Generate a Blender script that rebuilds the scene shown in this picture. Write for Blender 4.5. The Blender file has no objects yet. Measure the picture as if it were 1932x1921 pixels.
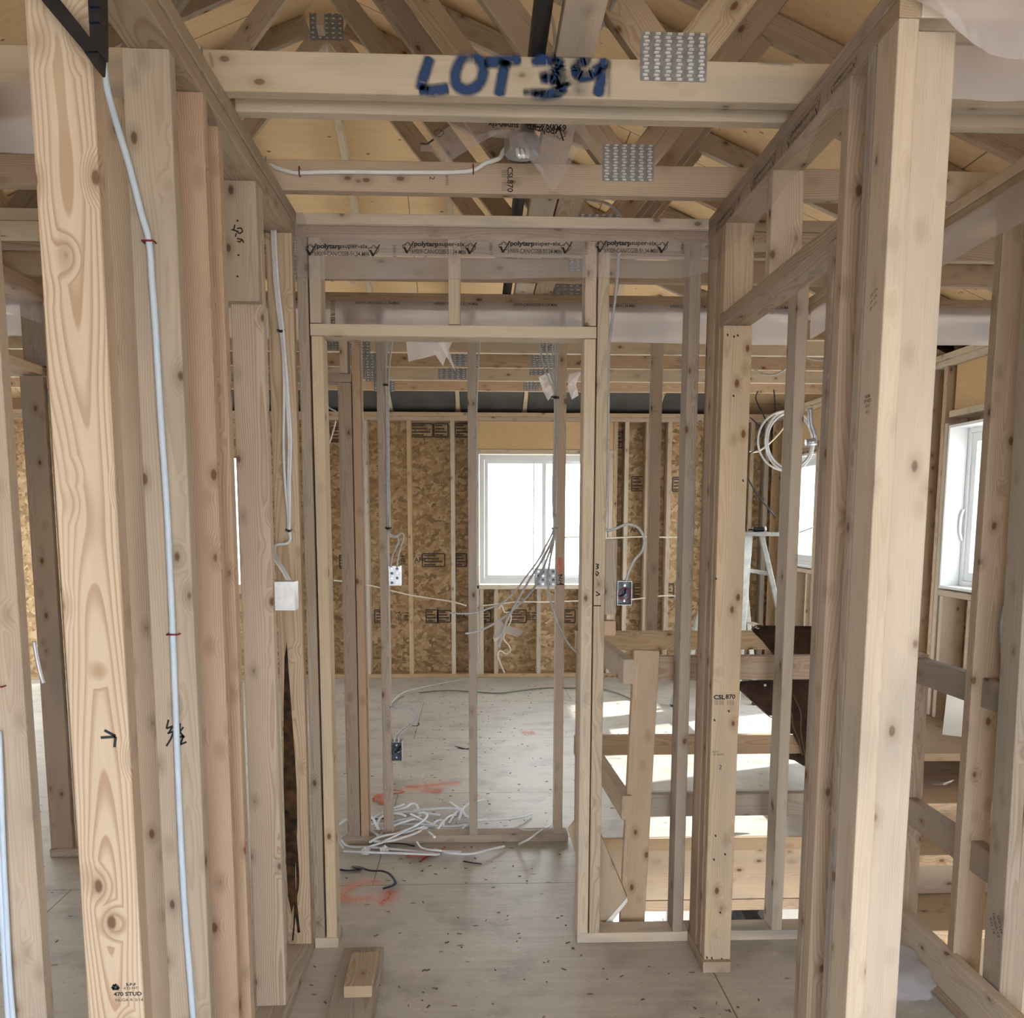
import bpy, bmesh, math, random
from mathutils import Vector as V, Matrix
random.seed(7)
S = bpy.context.scene
C = S.collection

# ------------------------------------------------------------------ camera
F, CYP, PITCH, YAW, ROLL, EYE = 1659.767, 1190.11, .1272, .0412, -.0021, 1.5052
def cam_rows():
    c, s = math.cos(YAW), math.sin(YAW); A = Matrix(((c, -s, 0), (s, c, 0), (0, 0, 1)))
    c, s = math.cos(PITCH), math.sin(PITCH); B = Matrix(((1, 0, 0), (0, c, -s), (0, s, c)))
    c, s = math.cos(ROLL), math.sin(ROLL); D = Matrix(((c, 0, -s), (0, 1, 0), (s, 0, c)))
    return D @ B @ A
M = cam_rows(); MT = M.transposed()
def ray(u, v): return MT @ V(((u-966)/F, 1, (CYP-v)/F))
def Y(u, v, y): d = ray(u, v); t = y/d.y; return V((d.x*t, y, EYE+d.z*t))     # point of the photo on the plane y = const
def Z(u, v, z): d = ray(u, v); t = (z-EYE)/d.z; return V((d.x*t, d.y*t, z))
def X(u, v, x): d = ray(u, v); t = x/d.x; return V((x, d.y*t, EYE+d.z*t))
cd = bpy.data.cameras.new('camera'); co = bpy.data.objects.new('camera', cd); C.objects.link(co)
r, f, u = M[0], M[1], M[2]
co.matrix_world = Matrix(((r.x, u.x, -f.x, 0), (r.y, u.y, -f.y, 0), (r.z, u.z, -f.z, EYE), (0, 0, 0, 1)))
cd.sensor_fit = 'HORIZONTAL'; cd.sensor_width = 36; cd.lens = 36*F/1932
cd.shift_y = (CYP-960.5)/1932; cd.clip_start = .05; cd.clip_end = 300
S.camera = co

# ------------------------------------------------------------------ materials
class NT:
    def __init__(s, name):
        s.m = bpy.data.materials.new(name); s.m.use_nodes = True
        s.t = s.m.node_tree; s.t.nodes.clear(); s.out = s.n('ShaderNodeOutputMaterial')
    def n(s, ty, **k):
        o = s.t.nodes.new(ty)
        for a, b in k.items(): setattr(o, a, b)
        return o
    def l(s, a, b): s.t.links.new(a, b)
    def val(s, sock, x):
        if isinstance(x, (int, float, tuple, list)): sock.default_value = x
        else: s.l(x, sock)
    def math(s, op, a, b=None, c=None, clamp=False):
        o = s.n('ShaderNodeMath', operation=op, use_clamp=clamp); s.val(o.inputs[0], a)
        if b is not None: s.val(o.inputs[1], b)
        if c is not None: s.val(o.inputs[2], c)
        return o.outputs[0]
    def vm(s, op, a, b):
        o = s.n('ShaderNodeVectorMath', operation=op); s.val(o.inputs[0], a); s.val(o.inputs[1], b); return o.outputs[0]
    def mix(s, f, a, b, mode='MIX'):
        o = s.n('ShaderNodeMix', data_type='RGBA', blend_type=mode); s.val(o.inputs[0], f)
        s.val(o.inputs[6], a if not isinstance(a, tuple) or len(a) == 4 else a+(1,)); s.val(o.inputs[7], b if not isinstance(b, tuple) or len(b) == 4 else b+(1,)); return o.outputs[2]
    def ramp(s, f, stops):
        o = s.n('ShaderNodeValToRGB'); s.val(o.inputs[0], f); e = o.color_ramp.elements
        while len(e) < len(stops): e.new(.5)
        for q, (p, c) in zip(e, stops): q.position = p; q.color = (c+(1,)) if isinstance(c, tuple) else (c, c, c, 1)
        return o.outputs[0]
    def noise(s, vec, scale, detail=3, rough=.5, dist=0):
        o = s.n('ShaderNodeTexNoise'); s.val(o.inputs['Vector'], vec); o.inputs['Scale'].default_value = scale
        o.inputs['Detail'].default_value = detail; o.inputs['Roughness'].default_value = rough; o.inputs['Distortion'].default_value = dist
        return o.outputs[0]
    def bsdf(s, col, rough=.6, metal=0, spec=.4, bump=None, bstr=.2, **k):
        o = s.n('ShaderNodeBsdfPrincipled'); s.val(o.inputs['Base Color'], col if not isinstance(col, tuple) or len(col) == 4 else col+(1,))
        s.val(o.inputs['Roughness'], rough); o.inputs['Metallic'].default_value = metal; o.inputs['Specular IOR Level'].default_value = spec
        for a, b in k.items(): s.val(o.inputs[a.replace('_', ' ')], b)
        if bump is not None:
            b = s.n('ShaderNodeBump'); b.inputs['Strength'].default_value = bstr; b.inputs['Distance'].default_value = .01; s.l(bump, b.inputs['Height']); s.l(b.outputs[0], o.inputs['Normal'])
        return o.outputs[0]
    def fin(s, sh): s.l(sh, s.out.inputs[0]); return s.m

def wood(name, base, ring, knot=(.13, .06, .026), grain=.8, var=.22, knots=1., blue=0.):
    t = NT(name); tc = t.n('ShaderNodeTexCoord').outputs['Object']; oi = t.n('ShaderNodeObjectInfo').outputs['Random']
    off = t.n('ShaderNodeCombineXYZ')
    for i, k in enumerate((31.7, 17.3, 57.1)): t.l(t.math('MULTIPLY', oi, k), off.inputs[i])
    P = t.vm('ADD', tc, off.outputs[0])
    # growth rings around a pith that lies off the board
    h = t.math('FRACT', t.math('MULTIPLY', oi, 91.7)); h2 = t.math('FRACT', t.math('MULTIPLY', oi, 47.3))
    px = t.math('MULTIPLY_ADD', h, .08, -.04); py = t.math('MULTIPLY_ADD', h2, .10, .0)
    po = t.n('ShaderNodeCombineXYZ'); t.l(px, po.inputs[0]); t.l(py, po.inputs[1]); t.l(t.math('MULTIPLY', oi, 40), po.inputs[2])
    warp = t.n('ShaderNodeTexNoise'); t.val(warp.inputs['Vector'], t.vm('MULTIPLY', P, (5, 5, 1.3))); warp.inputs['Scale'].default_value = 1.; warp.inputs['Detail'].default_value = 2
    wv = t.vm('MULTIPLY', t.vm('SUBTRACT', warp.outputs['Color'], (.5, .5, .5)), (.055, .055, 0))
    vor = t.n('ShaderNodeTexVoronoi'); t.val(vor.inputs['Vector'], t.vm('MULTIPLY', P, (15, 15, 8.5))); vor.inputs['Scale'].default_value = 1
    kd = vor.outputs['Distance']
    near = t.ramp(kd, [(.0, 1.), (.38, 0.)])
    Q = t.vm('ADD', t.vm('ADD', tc, po.outputs[0]), wv)
    Q = t.vm('ADD', Q, t.vm('MULTIPLY', near, (.012, .014, 0)))
    sep = t.n('ShaderNodeSeparateXYZ'); t.l(Q, sep.inputs[0])
    d = t.math('SQRT', t.math('ADD', t.math('MULTIPLY', sep.outputs[0], sep.outputs[0]), t.math('MULTIPLY', sep.outputs[1], sep.outputs[1])))
    rg = t.math('FRACT', t.math('MULTIPLY', d, 230))
    rings = t.ramp(rg, [(0., .1), (.45, .1), (.82, 1.), (.93, 1.), (1., .1)])
    streak = t.noise(t.vm('MULTIPLY', P, (110, 110, 3)), 1, 3)
    blot = t.noise(t.vm('MULTIPLY', P, (7, 7, 1.5)), 1, 3)
    col = t.mix(t.math('MULTIPLY', rings, grain), base, ring)
    col = t.mix(t.math('MULTIPLY', t.ramp(streak, [(.3, 0.), (.75, 1.)]), .28), col, ring)
    col = t.mix(t.ramp(blot, [(.42, 0.), (.7, .35)]), col, tuple(min(1, x*1.25) for x in base))
    if blue: col = t.mix(t.ramp(t.noise(t.vm('MULTIPLY', P, (9, 9, 2.)), 1, 2), [(.5, 0.), (.66, blue)]), col, (.24, .25, .25))
    halo = t.ramp(kd, [(.12, .5*knots), (.32, 0.)]); col = t.mix(halo, col, tuple(x*.72 for x in ring))
    kn = t.ramp(t.math('ADD', kd, t.math('MULTIPLY', t.math('SUBTRACT', streak, .5), .06)), [(.08, .9*knots), (.125, 0.)]); col = t.mix(kn, col, knot)
    hv = t.n('ShaderNodeHueSaturation'); t.l(col, hv.inputs['Color'])
    t.l(t.math('MULTIPLY_ADD', oi, var*2, 1-var), hv.inputs['Value']); t.l(t.math('MULTIPLY_ADD', h, .35, .75), hv.inputs['Saturation']); t.l(t.math('MULTIPLY_ADD', h2, .014, .491), hv.inputs['Hue'])
    return t.fin(t.bsdf(hv.outputs[0], .72, spec=.25, bump=streak, bstr=.12))
WP = wood('pale_spruce', (0.521, 0.434, 0.324), (0.370, 0.264, 0.169), grain=.55, blue=.25, var=.10)
WK = wood('pinkish_fir', (0.470, 0.362, 0.274), (0.326, 0.217, 0.144), var=.12)
WB = wood('tan_spruce', (0.454, 0.367, 0.266), (0.311, 0.217, 0.135), var=.16)
WG = wood('grey_weathered_spruce', (0.395, 0.330, 0.259), (0.274, 0.201, 0.142), blue=.35, var=.12)
WC = wood('clear_grained_fir', (0.529, 0.426, 0.320), (0.370, 0.244, 0.150), grain=1., knots=1., var=.06)
WW = wood('warm_spruce', (0.512, 0.386, 0.251), (0.355, 0.230, 0.125), var=.12)
WL = wood('light_spruce', (0.571, 0.489, 0.378), (0.414, 0.308, 0.210), grain=.32, knots=.8, var=.08, blue=.3)
BLUEST = wood('blue_stained_spruce', (.58, .50, .39), (.42, .36, .28), blue=.85, var=.08, knots=.4)

def plain(name, col, rough=.5, metal=0, spec=.4, **k): t = NT(name); return t.fin(t.bsdf(col, rough, metal, spec, **k))
def noisy(name, a, b, scale, rough=.6, metal=0, bstr=.1, spec=.4):
    t = NT(name); tc = t.n('ShaderNodeTexCoord').outputs['Object']; n = t.noise(tc, scale, 4)
    return t.fin(t.bsdf(t.mix(t.ramp(n, [(.35, 0.), (.65, 1.)]), a, b), rough, metal, spec, bump=n, bstr=bstr))
CABLE = noisy('white_cable_sheath', (.72, .76, .82), (.66, .70, .76), 20, .4)
CABLEB = noisy('bluish_white_cable_sheath', (.62, .74, .90), (.56, .69, .86), 20, .4)
CABLEG = noisy('grey_white_cable_sheath', (.47, .48, .50), (.38, .39, .41), 60, .45)
CABLEC = noisy('cream_cable_sheath', (.78, .72, .62), (.66, .60, .50), 60, .4)
BLACK = noisy('black_plastic', (.006, .006, .008), (.012, .012, .016), 30, .45)
NAVY = noisy('dark_blue_plastic', (.008, .010, .03), (.014, .017, .045), 30, .4)
STEEL = noisy('galvanised_steel', (.48, .51, .55), (.36, .39, .43), 45, .38, .75)
STEELD = noisy('dull_galvanised_plate', (.30, .32, .35), (.22, .24, .27), 60, .4, .6)
STEELB = noisy('bright_zinc', (.80, .83, .88), (.70, .73, .78), 40, .35, .35)
DARKIN = noisy('dark_box_inside', (.03, .035, .045), (.10, .11, .13), 45, .3, .5)
ALU = noisy('aluminium', (.36, .36, .34), (.28, .28, .27), 30, .45, .6)
VINYL = plain('white_vinyl', (.80, .83, .86), .35)
RED = plain('red_staple', (.22, .012, .018), .35)
REDT = noisy('orange_red_strap', (.62, .13, .06), (.50, .09, .04), 20, .5)
INK = plain('black_ink', (.018, .018, .02), .7)
INKB = plain('faded_ink', (.07, .06, .055), .7)
JACK = noisy('dark_brown_canvas', (.030, .016, .010), (.048, .027, .016), 25, .9, bstr=.5)
JSEAM = noisy('tan_seam', (.13, .085, .055), (.10, .06, .04), 60, .9)
PAPER = plain('white_card', (.82, .82, .78), .7)
BROWNP = plain('brown_paper', (.42, .24, .12), .8)
BARK = noisy('black_bark', (.008, .006, .005), (.085, .042, .017), 30, .9, bstr=1.)
CONC = noisy('concrete', (.40, .39, .37), (.33, .32, .30), 3, .85)
BAFFLE = noisy('dark_grey_baffle', (.085, .085, .082), (.06, .06, .058), 5, .85)
GRASS = noisy('grass', (.16, .42, .03), (.22, .50, .06), 2, .9)
DIRT = noisy('pale_gravel', (.52, .49, .44), (.42, .39, .35), 2, .9)
SIDING = plain('white_siding', (.75, .76, .76), .6)

def poly_mat(name, alpha, tint):
    t = NT(name); tc = t.n('ShaderNodeTexCoord').outputs['Object']
    n = t.noise(t.vm('MULTIPLY', tc, (5, 5, 9)), 1, 3, .6, .4)
    p = t.bsdf(tint, .1, 0, 1., bump=n, bstr=.35)
    tl = t.n('ShaderNodeBsdfTranslucent'); tl.inputs[0].default_value = tint+(1,)
    m1 = t.n('ShaderNodeMixShader'); m1.inputs[0].default_value = .68; t.l(p, m1.inputs[1]); t.l(tl.outputs[0], m1.inputs[2])
    tr = t.n('ShaderNodeBsdfTransparent'); tr.inputs[0].default_value = (.97, .96, .98, 1)
    m2 = t.n('ShaderNodeMixShader'); m2.inputs[0].default_value = alpha; t.l(tr.outputs[0], m2.inputs[1]); t.l(m1.outputs[0], m2.inputs[2])
    return t.fin(m2.outputs[0])
POLY = poly_mat('clear_polyethylene', .27, (.88, .86, .92))
BAGM = poly_mat('crinkled_clear_bag', .45, (.92, .93, 1.0))
POLYD = poly_mat('milky_polyethylene', .55, (.90, .89, .96))

t = NT('window_glass'); g = t.n('ShaderNodeBsdfGlossy'); g.inputs['Roughness'].default_value = .02; tr = t.n('ShaderNodeBsdfTransparent'); tr.inputs[0].default_value = (.96, .98, .98, 1)
mx = t.n('ShaderNodeMixShader'); mx.inputs[0].default_value = .06; t.l(tr.outputs[0], mx.inputs[1]); t.l(g.outputs[0], mx.inputs[2]); GLASS = t.fin(mx.outputs[0])

def osb_mat():
    t = NT('oriented_strand_board'); tc = t.n('ShaderNodeTexCoord').outputs['Object']
    cols = []
    nw = t.n('ShaderNodeTexNoise'); t.val(nw.inputs['Vector'], tc); nw.inputs['Scale'].default_value = 6
    for ang, sc in ((.5, (10, 26, 30)), (-.8, (31, 26, 10)), (1.2, (28, 26, 11))):
        mp = t.n('ShaderNodeMapping'); t.l(t.vm('ADD', tc, t.vm('MULTIPLY', nw.outputs['Color'], (.05, .05, .05))), mp.inputs[0]); mp.inputs['Rotation'].default_value = (ang*.9, ang, ang*.7)
        v = t.n('ShaderNodeTexVoronoi'); t.val(v.inputs['Vector'], t.vm('MULTIPLY', mp.outputs[0], sc)); v.inputs['Scale'].default_value = 1
        cols.append(v.outputs['Color'])
    sel = t.noise(tc, 18, 2)
    a = t.mix(t.ramp(sel, [(.47, 0.), (.5, 1.)]), cols[0], cols[1]); a = t.mix(t.ramp(t.noise(t.vm('ADD', tc, (4, 7, 9)), 15, 2), [(.5, 0.), (.53, 1.)]), a, cols[2])
    bw = t.n('ShaderNodeSeparateColor'); t.l(a, bw.inputs[0])
    col = t.ramp(bw.outputs[0], [(0., (.24, .150, .075)), (.3, (.36, .235, .122)), (.62, (.46, .315, .175)), (1., (.58, .43, .27))])
    return t.fin(t.bsdf(col, .7, spec=.3, bump=bw.outputs[1], bstr=.3))
OSB = osb_mat()

def ply(name, base, dark, spots, seamw=0., seam=(2.44, 1.22), dots=True, rough=.68):
    t = NT(name); tc = t.n('ShaderNodeTexCoord').outputs['Object']
    g = t.noise(t.vm('MULTIPLY', tc, (1.2, 14, 14)), 2.5, 4, .6, .6); big = t.noise(tc, 1.3, 3); mid = t.noise(tc, 5, 4, .6)
    col = t.mix(t.ramp(g, [(.35, 0.), (.7, .75)]), base, dark)
    col = t.mix(t.ramp(big, [(.4, 0.), (.75, .5)]), col, tuple(x*1.2 for x in base))
    if spots:
        col = t.mix(t.ramp(mid, [(.5, 0.), (.68, spots)]), col, tuple(x*.62 for x in dark))
        # swirls of wear, and trodden specks of dirt
        w = t.noise(t.vm('MULTIPLY', tc, (1, 1.6, 1)), 6, 3, .5, 2.2); col = t.mix(t.ramp(w, [(.49, 0.), (.5, .35), (.51, 0.)]), col, (.72, .69, .64))
    if dots:
        v = t.n('ShaderNodeTexVoronoi'); t.val(v.inputs['Vector'], t.vm('MULTIPLY', tc, (7, 13, 9))); v.inputs['Scale'].default_value = 1
        col = t.mix(t.ramp(v.outputs['Distance'], [(.07, .75), (.10, 0.)]), col, (.09, .06, .045))
        v2 = t.n('ShaderNodeTexVoronoi'); t.val(v2.inputs['Vector'], t.vm('MULTIPLY', tc, (22, 41, 30))); v2.inputs['Scale'].default_value = 1
        col = t.mix(t.ramp(v2.outputs['Distance'], [(.06, .6), (.09, 0.)]), col, (.06, .045, .035))
    if seamw:
        br = t.n('ShaderNodeTexBrick'); mp = t.n('ShaderNodeMapping'); t.l(tc, mp.inputs[0]); mp.inputs['Location'].default_value = (.43, .17, 0); t.l(mp.outputs[0], br.inputs['Vector'])
        br.inputs['Scale'].default_value = 1; br.inputs['Brick Width'].default_value = seam[0]; br.inputs['Row Height'].default_value = seam[1]; br.inputs['Mortar Size'].default_value = seamw; br.inputs['Mortar Smooth'].default_value = 0
        col = t.mix(t.math('MULTIPLY', br.outputs['Fac'], .75), col, (.05, .035, .025))
    return t.fin(t.bsdf(col, rough, spec=.5, bump=g, bstr=.12))
FLOORM = ply('worn_plywood_subfloor', (.50, .475, .435), (.39, .36, .32), .55, .0025, rough=.44)
ROOFM = ply('softwood_plywood_sheathing', (.76, .56, .335), (.66, .46, .25), 0, .003, (2.44, 1.22))
PLYW = ply('clean_plywood', (.60, .42, .23), (.52, .35, .18), 0, dots=False)

def spray_mat(name, col, dens=1.):
    t = NT(name); uv = t.n('ShaderNodeTexCoord').outputs['UV']; ob = t.n('ShaderNodeTexCoord').outputs['Object']
    sx = t.n('ShaderNodeSeparateXYZ'); t.l(uv, sx.inputs[0])
    e = t.math('ABSOLUTE', t.math('MULTIPLY_ADD', sx.outputs[1], 2, -1)); n = t.noise(ob, 90, 3); n2 = t.noise(ob, 14, 2)
    a = t.math('POWER', t.math('SUBTRACT', 1, e, clamp=True), 1.25); a = t.math('MULTIPLY', a, t.math('MULTIPLY_ADD', n, 1.1, .45)); a = t.math('MULTIPLY', a, t.math('MULTIPLY_ADD', n2, .8, .6))
    ends = t.math('MULTIPLY', t.math('MINIMUM', sx.outputs[0], t.math('SUBTRACT', 1, sx.outputs[0])), 8, clamp=True)
    a = t.math('MULTIPLY', t.math('MULTIPLY', a, ends), dens, clamp=True)
    b = t.bsdf(col, .6); tr = t.n('ShaderNodeBsdfTransparent'); m = t.n('ShaderNodeMixShader'); t.l(a, m.inputs[0]); t.l(tr.outputs[0], m.inputs[1]); t.l(b, m.inputs[2])
    return t.fin(m.outputs[0])
SPBLUE = spray_mat('blue_spray_paint', (.014, .05, .16), 1.7)
SPORANGE = spray_mat('orange_spray_paint', (1., .32, .20), .42)
SPGREY = spray_mat('grey_smear', (.22, .21, .20), .4)
SPTEAL = spray_mat('teal_smear', (.05, .09, .10), .9)

# ------------------------------------------------------------------ helpers
def link(name, me, mats, parent=None, mw=None):
    o = bpy.data.objects.new(name, me); C.objects.link(o)
    for m in (mats if isinstance(mats, (list, tuple)) else [mats]): me.materials.append(m)
    if mw is not None: o.matrix_world = mw
    if parent is not None:
        o.parent = parent; o.matrix_parent_inverse = Matrix.Identity(4)
        if mw is not None: o.matrix_local = parent.matrix_world.inverted() @ mw
    return o
def tag(o, label=None, cat=None, group=None, kind=None):
    if label: o['label'] = label
    if cat: o['category'] = cat
    if group: o['group'] = group
    if kind: o['kind'] = kind
    return o
def empty(name, loc, label, cat, group=None):
    o = bpy.data.objects.new(name, None); C.objects.link(o); o.empty_display_size = .05
    o.location = loc; o.matrix_world = Matrix.Translation(V(loc)); return tag(o, label, cat, group)
def prof(w, t, c=.003):
    a, b = w/2, t/2; c = min(c, a*.4, b*.4)
    return [(a-c, -b), (a-c*.3, -b+c*.3), (a, -b+c), (a, b-c), (a-c*.3, b-c*.3), (a-c, b), (-a+c, b), (-a+c*.3, b-c*.3), (-a, b-c), (-a, -b+c), (-a+c*.3, -b+c*.3), (-a+c, -b)]
def prism(L, w, t, c=.003):
    me = bpy.data.meshes.new('board'); p = prof(w, t, c); n = len(p)
    vs = [(x, y, z) for z in (0, L) for x, y in p]
    fs = [(i, (i+1) % n, n+(i+1) % n, n+i) for i in range(n)] + [tuple(range(n-1, -1, -1)), tuple(range(n, 2*n))]
    me.from_pydata(vs, [], fs); return me
def frame(p0, p1, wd):
    z = (p1-p0).normalized(); x = V(wd); x = (x-z*x.dot(z)).normalized(); y = z.cross(x)
    return Matrix(((x.x, y.x, z.x, p0.x), (x.y, y.y, z.y, p0.y), (x.z, y.z, z.z, p0.z), (0, 0, 0, 1)))
def board(name, p0, p1, w, t, wd, mat, label=None, cat=None, group=None, parent=None, c=.003):
    p0, p1 = V(p0), V(p1)
    o = link(name, prism((p1-p0).length, w, t, c), mat, parent, frame(p0, p1, wd))
    return tag(o, label, cat, group)
def box(name, x0, x1, y0, y1, z0, z1, mat, label=None, cat=None, group=None, parent=None, c=.003):
    """axis-aligned timber; the grain runs along its longest side"""
    d = (x1-x0, y1-y0, z1-z0); cx, cy, cz = (x0+x1)/2, (y0+y1)/2, (z0+z1)/2; k = d.index(max(d))
    if k == 2: return board(name, (cx, cy, z0), (cx, cy, z1), d[0], d[1], (1, 0, 0), mat, label, cat, group, parent, c)
    if k == 1: return board(name, (cx, y0, cz), (cx, y1, cz), d[0], d[2], (1, 0, 0), mat, label, cat, group, parent, c)
    return board(name, (x0, cy, cz), (x1, cy, cz), d[1], d[2], (0, 1, 0), mat, label, cat, group, parent, c)
def catmull(pts, n=8):
    pts = [V(p) for p in pts]; out = []
    for i in range(len(pts)-1):
        a = pts[max(i-1, 0)]; b = pts[i]; c = pts[i+1]; d = pts[min(i+2, len(pts)-1)]
        for k in range(n):
            s = k/n; out.append(.5*((2*b)+(c-a)*s+(2*a-5*b+4*c-d)*s*s+(3*b-a-3*c+d)*s**3))
    out.append(pts[-1]); return out
def tube_mesh(pts, r, seg=8, flat=1., n=8, smooth=True):
    P = catmull(pts, n) if n > 1 else [V(p) for p in pts]
    me = bpy.data.meshes.new('tube'); vs = []; fs = []; up = None
    for i, p in enumerate(P):
        tn = (P[min(i+1, len(P)-1)]-P[max(i-1, 0)]).normalized()
        if up is None: up = tn.orthogonal().normalized() if abs(tn.z) > .9 else V((0, 0, 1))
        up = (up-tn*up.dot(tn)); up = up.normalized() if up.length > 1e-6 else tn.orthogonal().normalized(); sd = tn.cross(up)
        for k in range(seg): a = 2*math.pi*k/seg; vs.append(p+sd*(r*math.cos(a))+up*(r*flat*math.sin(a)))
    for i in range(len(P)-1):
        for k in range(seg): fs.append((i*seg+k, i*seg+(k+1) % seg, (i+1)*seg+(k+1) % seg, (i+1)*seg+k))
    fs += [tuple(range(seg-1, -1, -1)), tuple(range((len(P)-1)*seg, len(P)*seg))]
    me.from_pydata([tuple(v) for v in vs], [], fs)
    if smooth:
        for p in me.polygons: p.use_smooth = len(p.vertices) == 4
    return me
def tube(name, pts, r, mat, label=None, cat=None, group=None, parent=None, seg=8, flat=1., n=8):
    c = V(pts[0]); return tag(link(name, tube_mesh([V(p)-c for p in pts], r, seg, flat, n), mat, parent, Matrix.Translation(c)), label, cat, group)
def add_mesh(o, vs, fs, mat, uvs=None):
    """append world-space faces (marks lying on a surface) to an object's mesh with their own material"""
    me = o.data; inv = o.matrix_world.inverted(); bm = bmesh.new(); bm.from_mesh(me); me.materials.append(mat); mi = len(me.materials)-1
    bv = [bm.verts.new(inv @ V(v)) for v in vs]; lay = bm.loops.layers.uv.verify()
    for k, fc in enumerate(fs):
        try: q = bm.faces.new([bv[i] for i in fc])
        except ValueError: continue
        q.material_index = mi
        if uvs:
            for lp, i in zip(q.loops, fc): lp[lay].uv = uvs[i]
    bm.to_mesh(me); bm.free(); me.update()
def text_geo(body, size, bold=0.):
    cu = bpy.data.curves.new('txt', 'FONT'); cu.body = body; cu.size = size; cu.align_x = 'CENTER'; cu.align_y = 'CENTER'; cu.offset = bold*size; cu.resolution_u = 3
    ob = bpy.data.objects.new('txt', cu); C.objects.link(ob); bpy.context.view_layer.update()
    me = bpy.data.meshes.new_from_object(ob.evaluated_get(bpy.context.evaluated_depsgraph_get()))
    vs = [v.co.copy() for v in me.vertices]; fs = [tuple(p.vertices) for p in me.polygons]
    bpy.data.objects.remove(ob); bpy.data.curves.remove(cu); bpy.data.meshes.remove(me); return vs, fs
def write(o, body, size, at, right, up, mat=None, bold=0., sx=1.):
    vs, fs = text_geo(body, size, bold); r = V(right).normalized(); w = V(up); w = (w-r*w.dot(r)).normalized()
    add_mesh(o, [V(at)+r*(p.x*sx)+w*p.y for p in vs], fs, mat or INK)
def stroke(o, pts, w, nrm, mat, n=6):
    """a painted stroke: a ribbon along pts lying on the surface with normal nrm"""
    P = catmull(pts, n); nrm = V(nrm); vs = []; uv = []; fs = []
    L = len(P)-1
    for i, p in enumerate(P):
        tn = (P[min(i+1, L)]-P[max(i-1, 0)]).normalized(); s = tn.cross(nrm).normalized()
        for k in (0, 1): vs.append(p+s*(w/2*(1 if k else -1))); uv.append((i/L, k))
    for i in range(L): fs.append((2*i, 2*i+1, 2*i+3, 2*i+2))
    add_mesh(o, vs, fs, mat, uv)
def line(o, pts, w, nrm, mat=None):
    P = [V(p) for p in pts]; nrm = V(nrm); vs = []; fs = []
    for a, b in zip(P, P[1:]):
        s = (b-a).normalized().cross(nrm).normalized()*w/2; i = len(vs); vs += [a-s, a+s, b+s, b-s]; fs.append((i, i+1, i+2, i+3))
    add_mesh(o, vs, fs, mat or INK)
def mesh(name, vs, fs, mats, label=None, cat=None, group=None, kind=None, parent=None, smooth=False, origin=None):
    vs = [V(v) for v in vs]; c = V(origin) if origin is not None else sum(vs, V())/len(vs)
    me = bpy.data.meshes.new(name); me.from_pydata([tuple(v-c) for v in vs], [], fs); me.update()
    if smooth:
        for p in me.polygons: p.use_smooth = True
    return tag(link(name, me, mats, parent, Matrix.Translation(c)), label, cat, group, kind)
def sheet(name, top, bot, mat, label=None, cat=None, nu=40, nv=8, amp=.004, parent=None, group=None, nrm=(0, -1, 0), sag=0, seed=0, curl=0):
    """a hanging film between two edges, with small ripples and a curl at the free edge"""
    T = catmull(top, 10); B = catmull(bot, 10); rnd = random.Random(seed); ph = [rnd.uniform(0, 6) for _ in range(6)]; nrm = V(nrm); vs = []
    def at(P, s): x = s*(len(P)-1); i = min(int(x), len(P)-2); return P[i].lerp(P[i+1], x-i)
    for i in range(nu+1):
        for j in range(nv+1):
            s, q = i/nu, j/nv; p = at(T, s).lerp(at(B, s), q)
            d = q*(math.sin(s*17+ph[0]+q*2)+.6*math.sin(s*41+ph[1]-q*3)+.5*math.sin(s*7+ph[2]+q*5))*amp + curl*q*q + sag*math.sin(q*math.pi)
            vs.append(p+nrm*d)
    fs = [(i*(nv+1)+j, i*(nv+1)+j+1, (i+1)*(nv+1)+j+1, (i+1)*(nv+1)+j) for i in range(nu) for j in range(nv)]
    return mesh(name, vs, fs, mat, label, cat, group, parent=parent, smooth=True)
def crumple(name, c, rx, ry, mat, label, cat, seed=0, pts=None, rot=(1, 0, 0), parent=None):
    """a loose scrap of film: an irregular fan with creases"""
    rnd = random.Random(seed); vs = [V(c)]; n = len(pts)
    for k, p in enumerate(pts): vs.append(V(p)+V((0, rnd.uniform(-.02, .02), 0)))
    mid = [(V(c)+v)/2+V((0, rnd.uniform(-.03, .03), rnd.uniform(-.005, .005))) for v in vs[1:]]
    vs += mid; fs = []
    for k in range(n):
        a, b = k, (k+1) % n; fs += [(0, 1+n+a, 1+n+b), (1+n+a, 1+a, 1+b, 1+n+b)]
    return mesh(name, vs, fs, mat, label, cat, parent=parent)
H, P2, P1 = 2.467, 2.391, 2.429      # top of the walls, underside of the double plate, seam between its two layers
G_ = {}
STUD = 'stud'
def stud(x0, x1, y0, y1, z0, z1, mat, label, group=None, name='wall_stud'):
    return box(name, x0, x1, y0, y1, z0+.0006, z1-.0006, mat, label, STUD, group)

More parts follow.
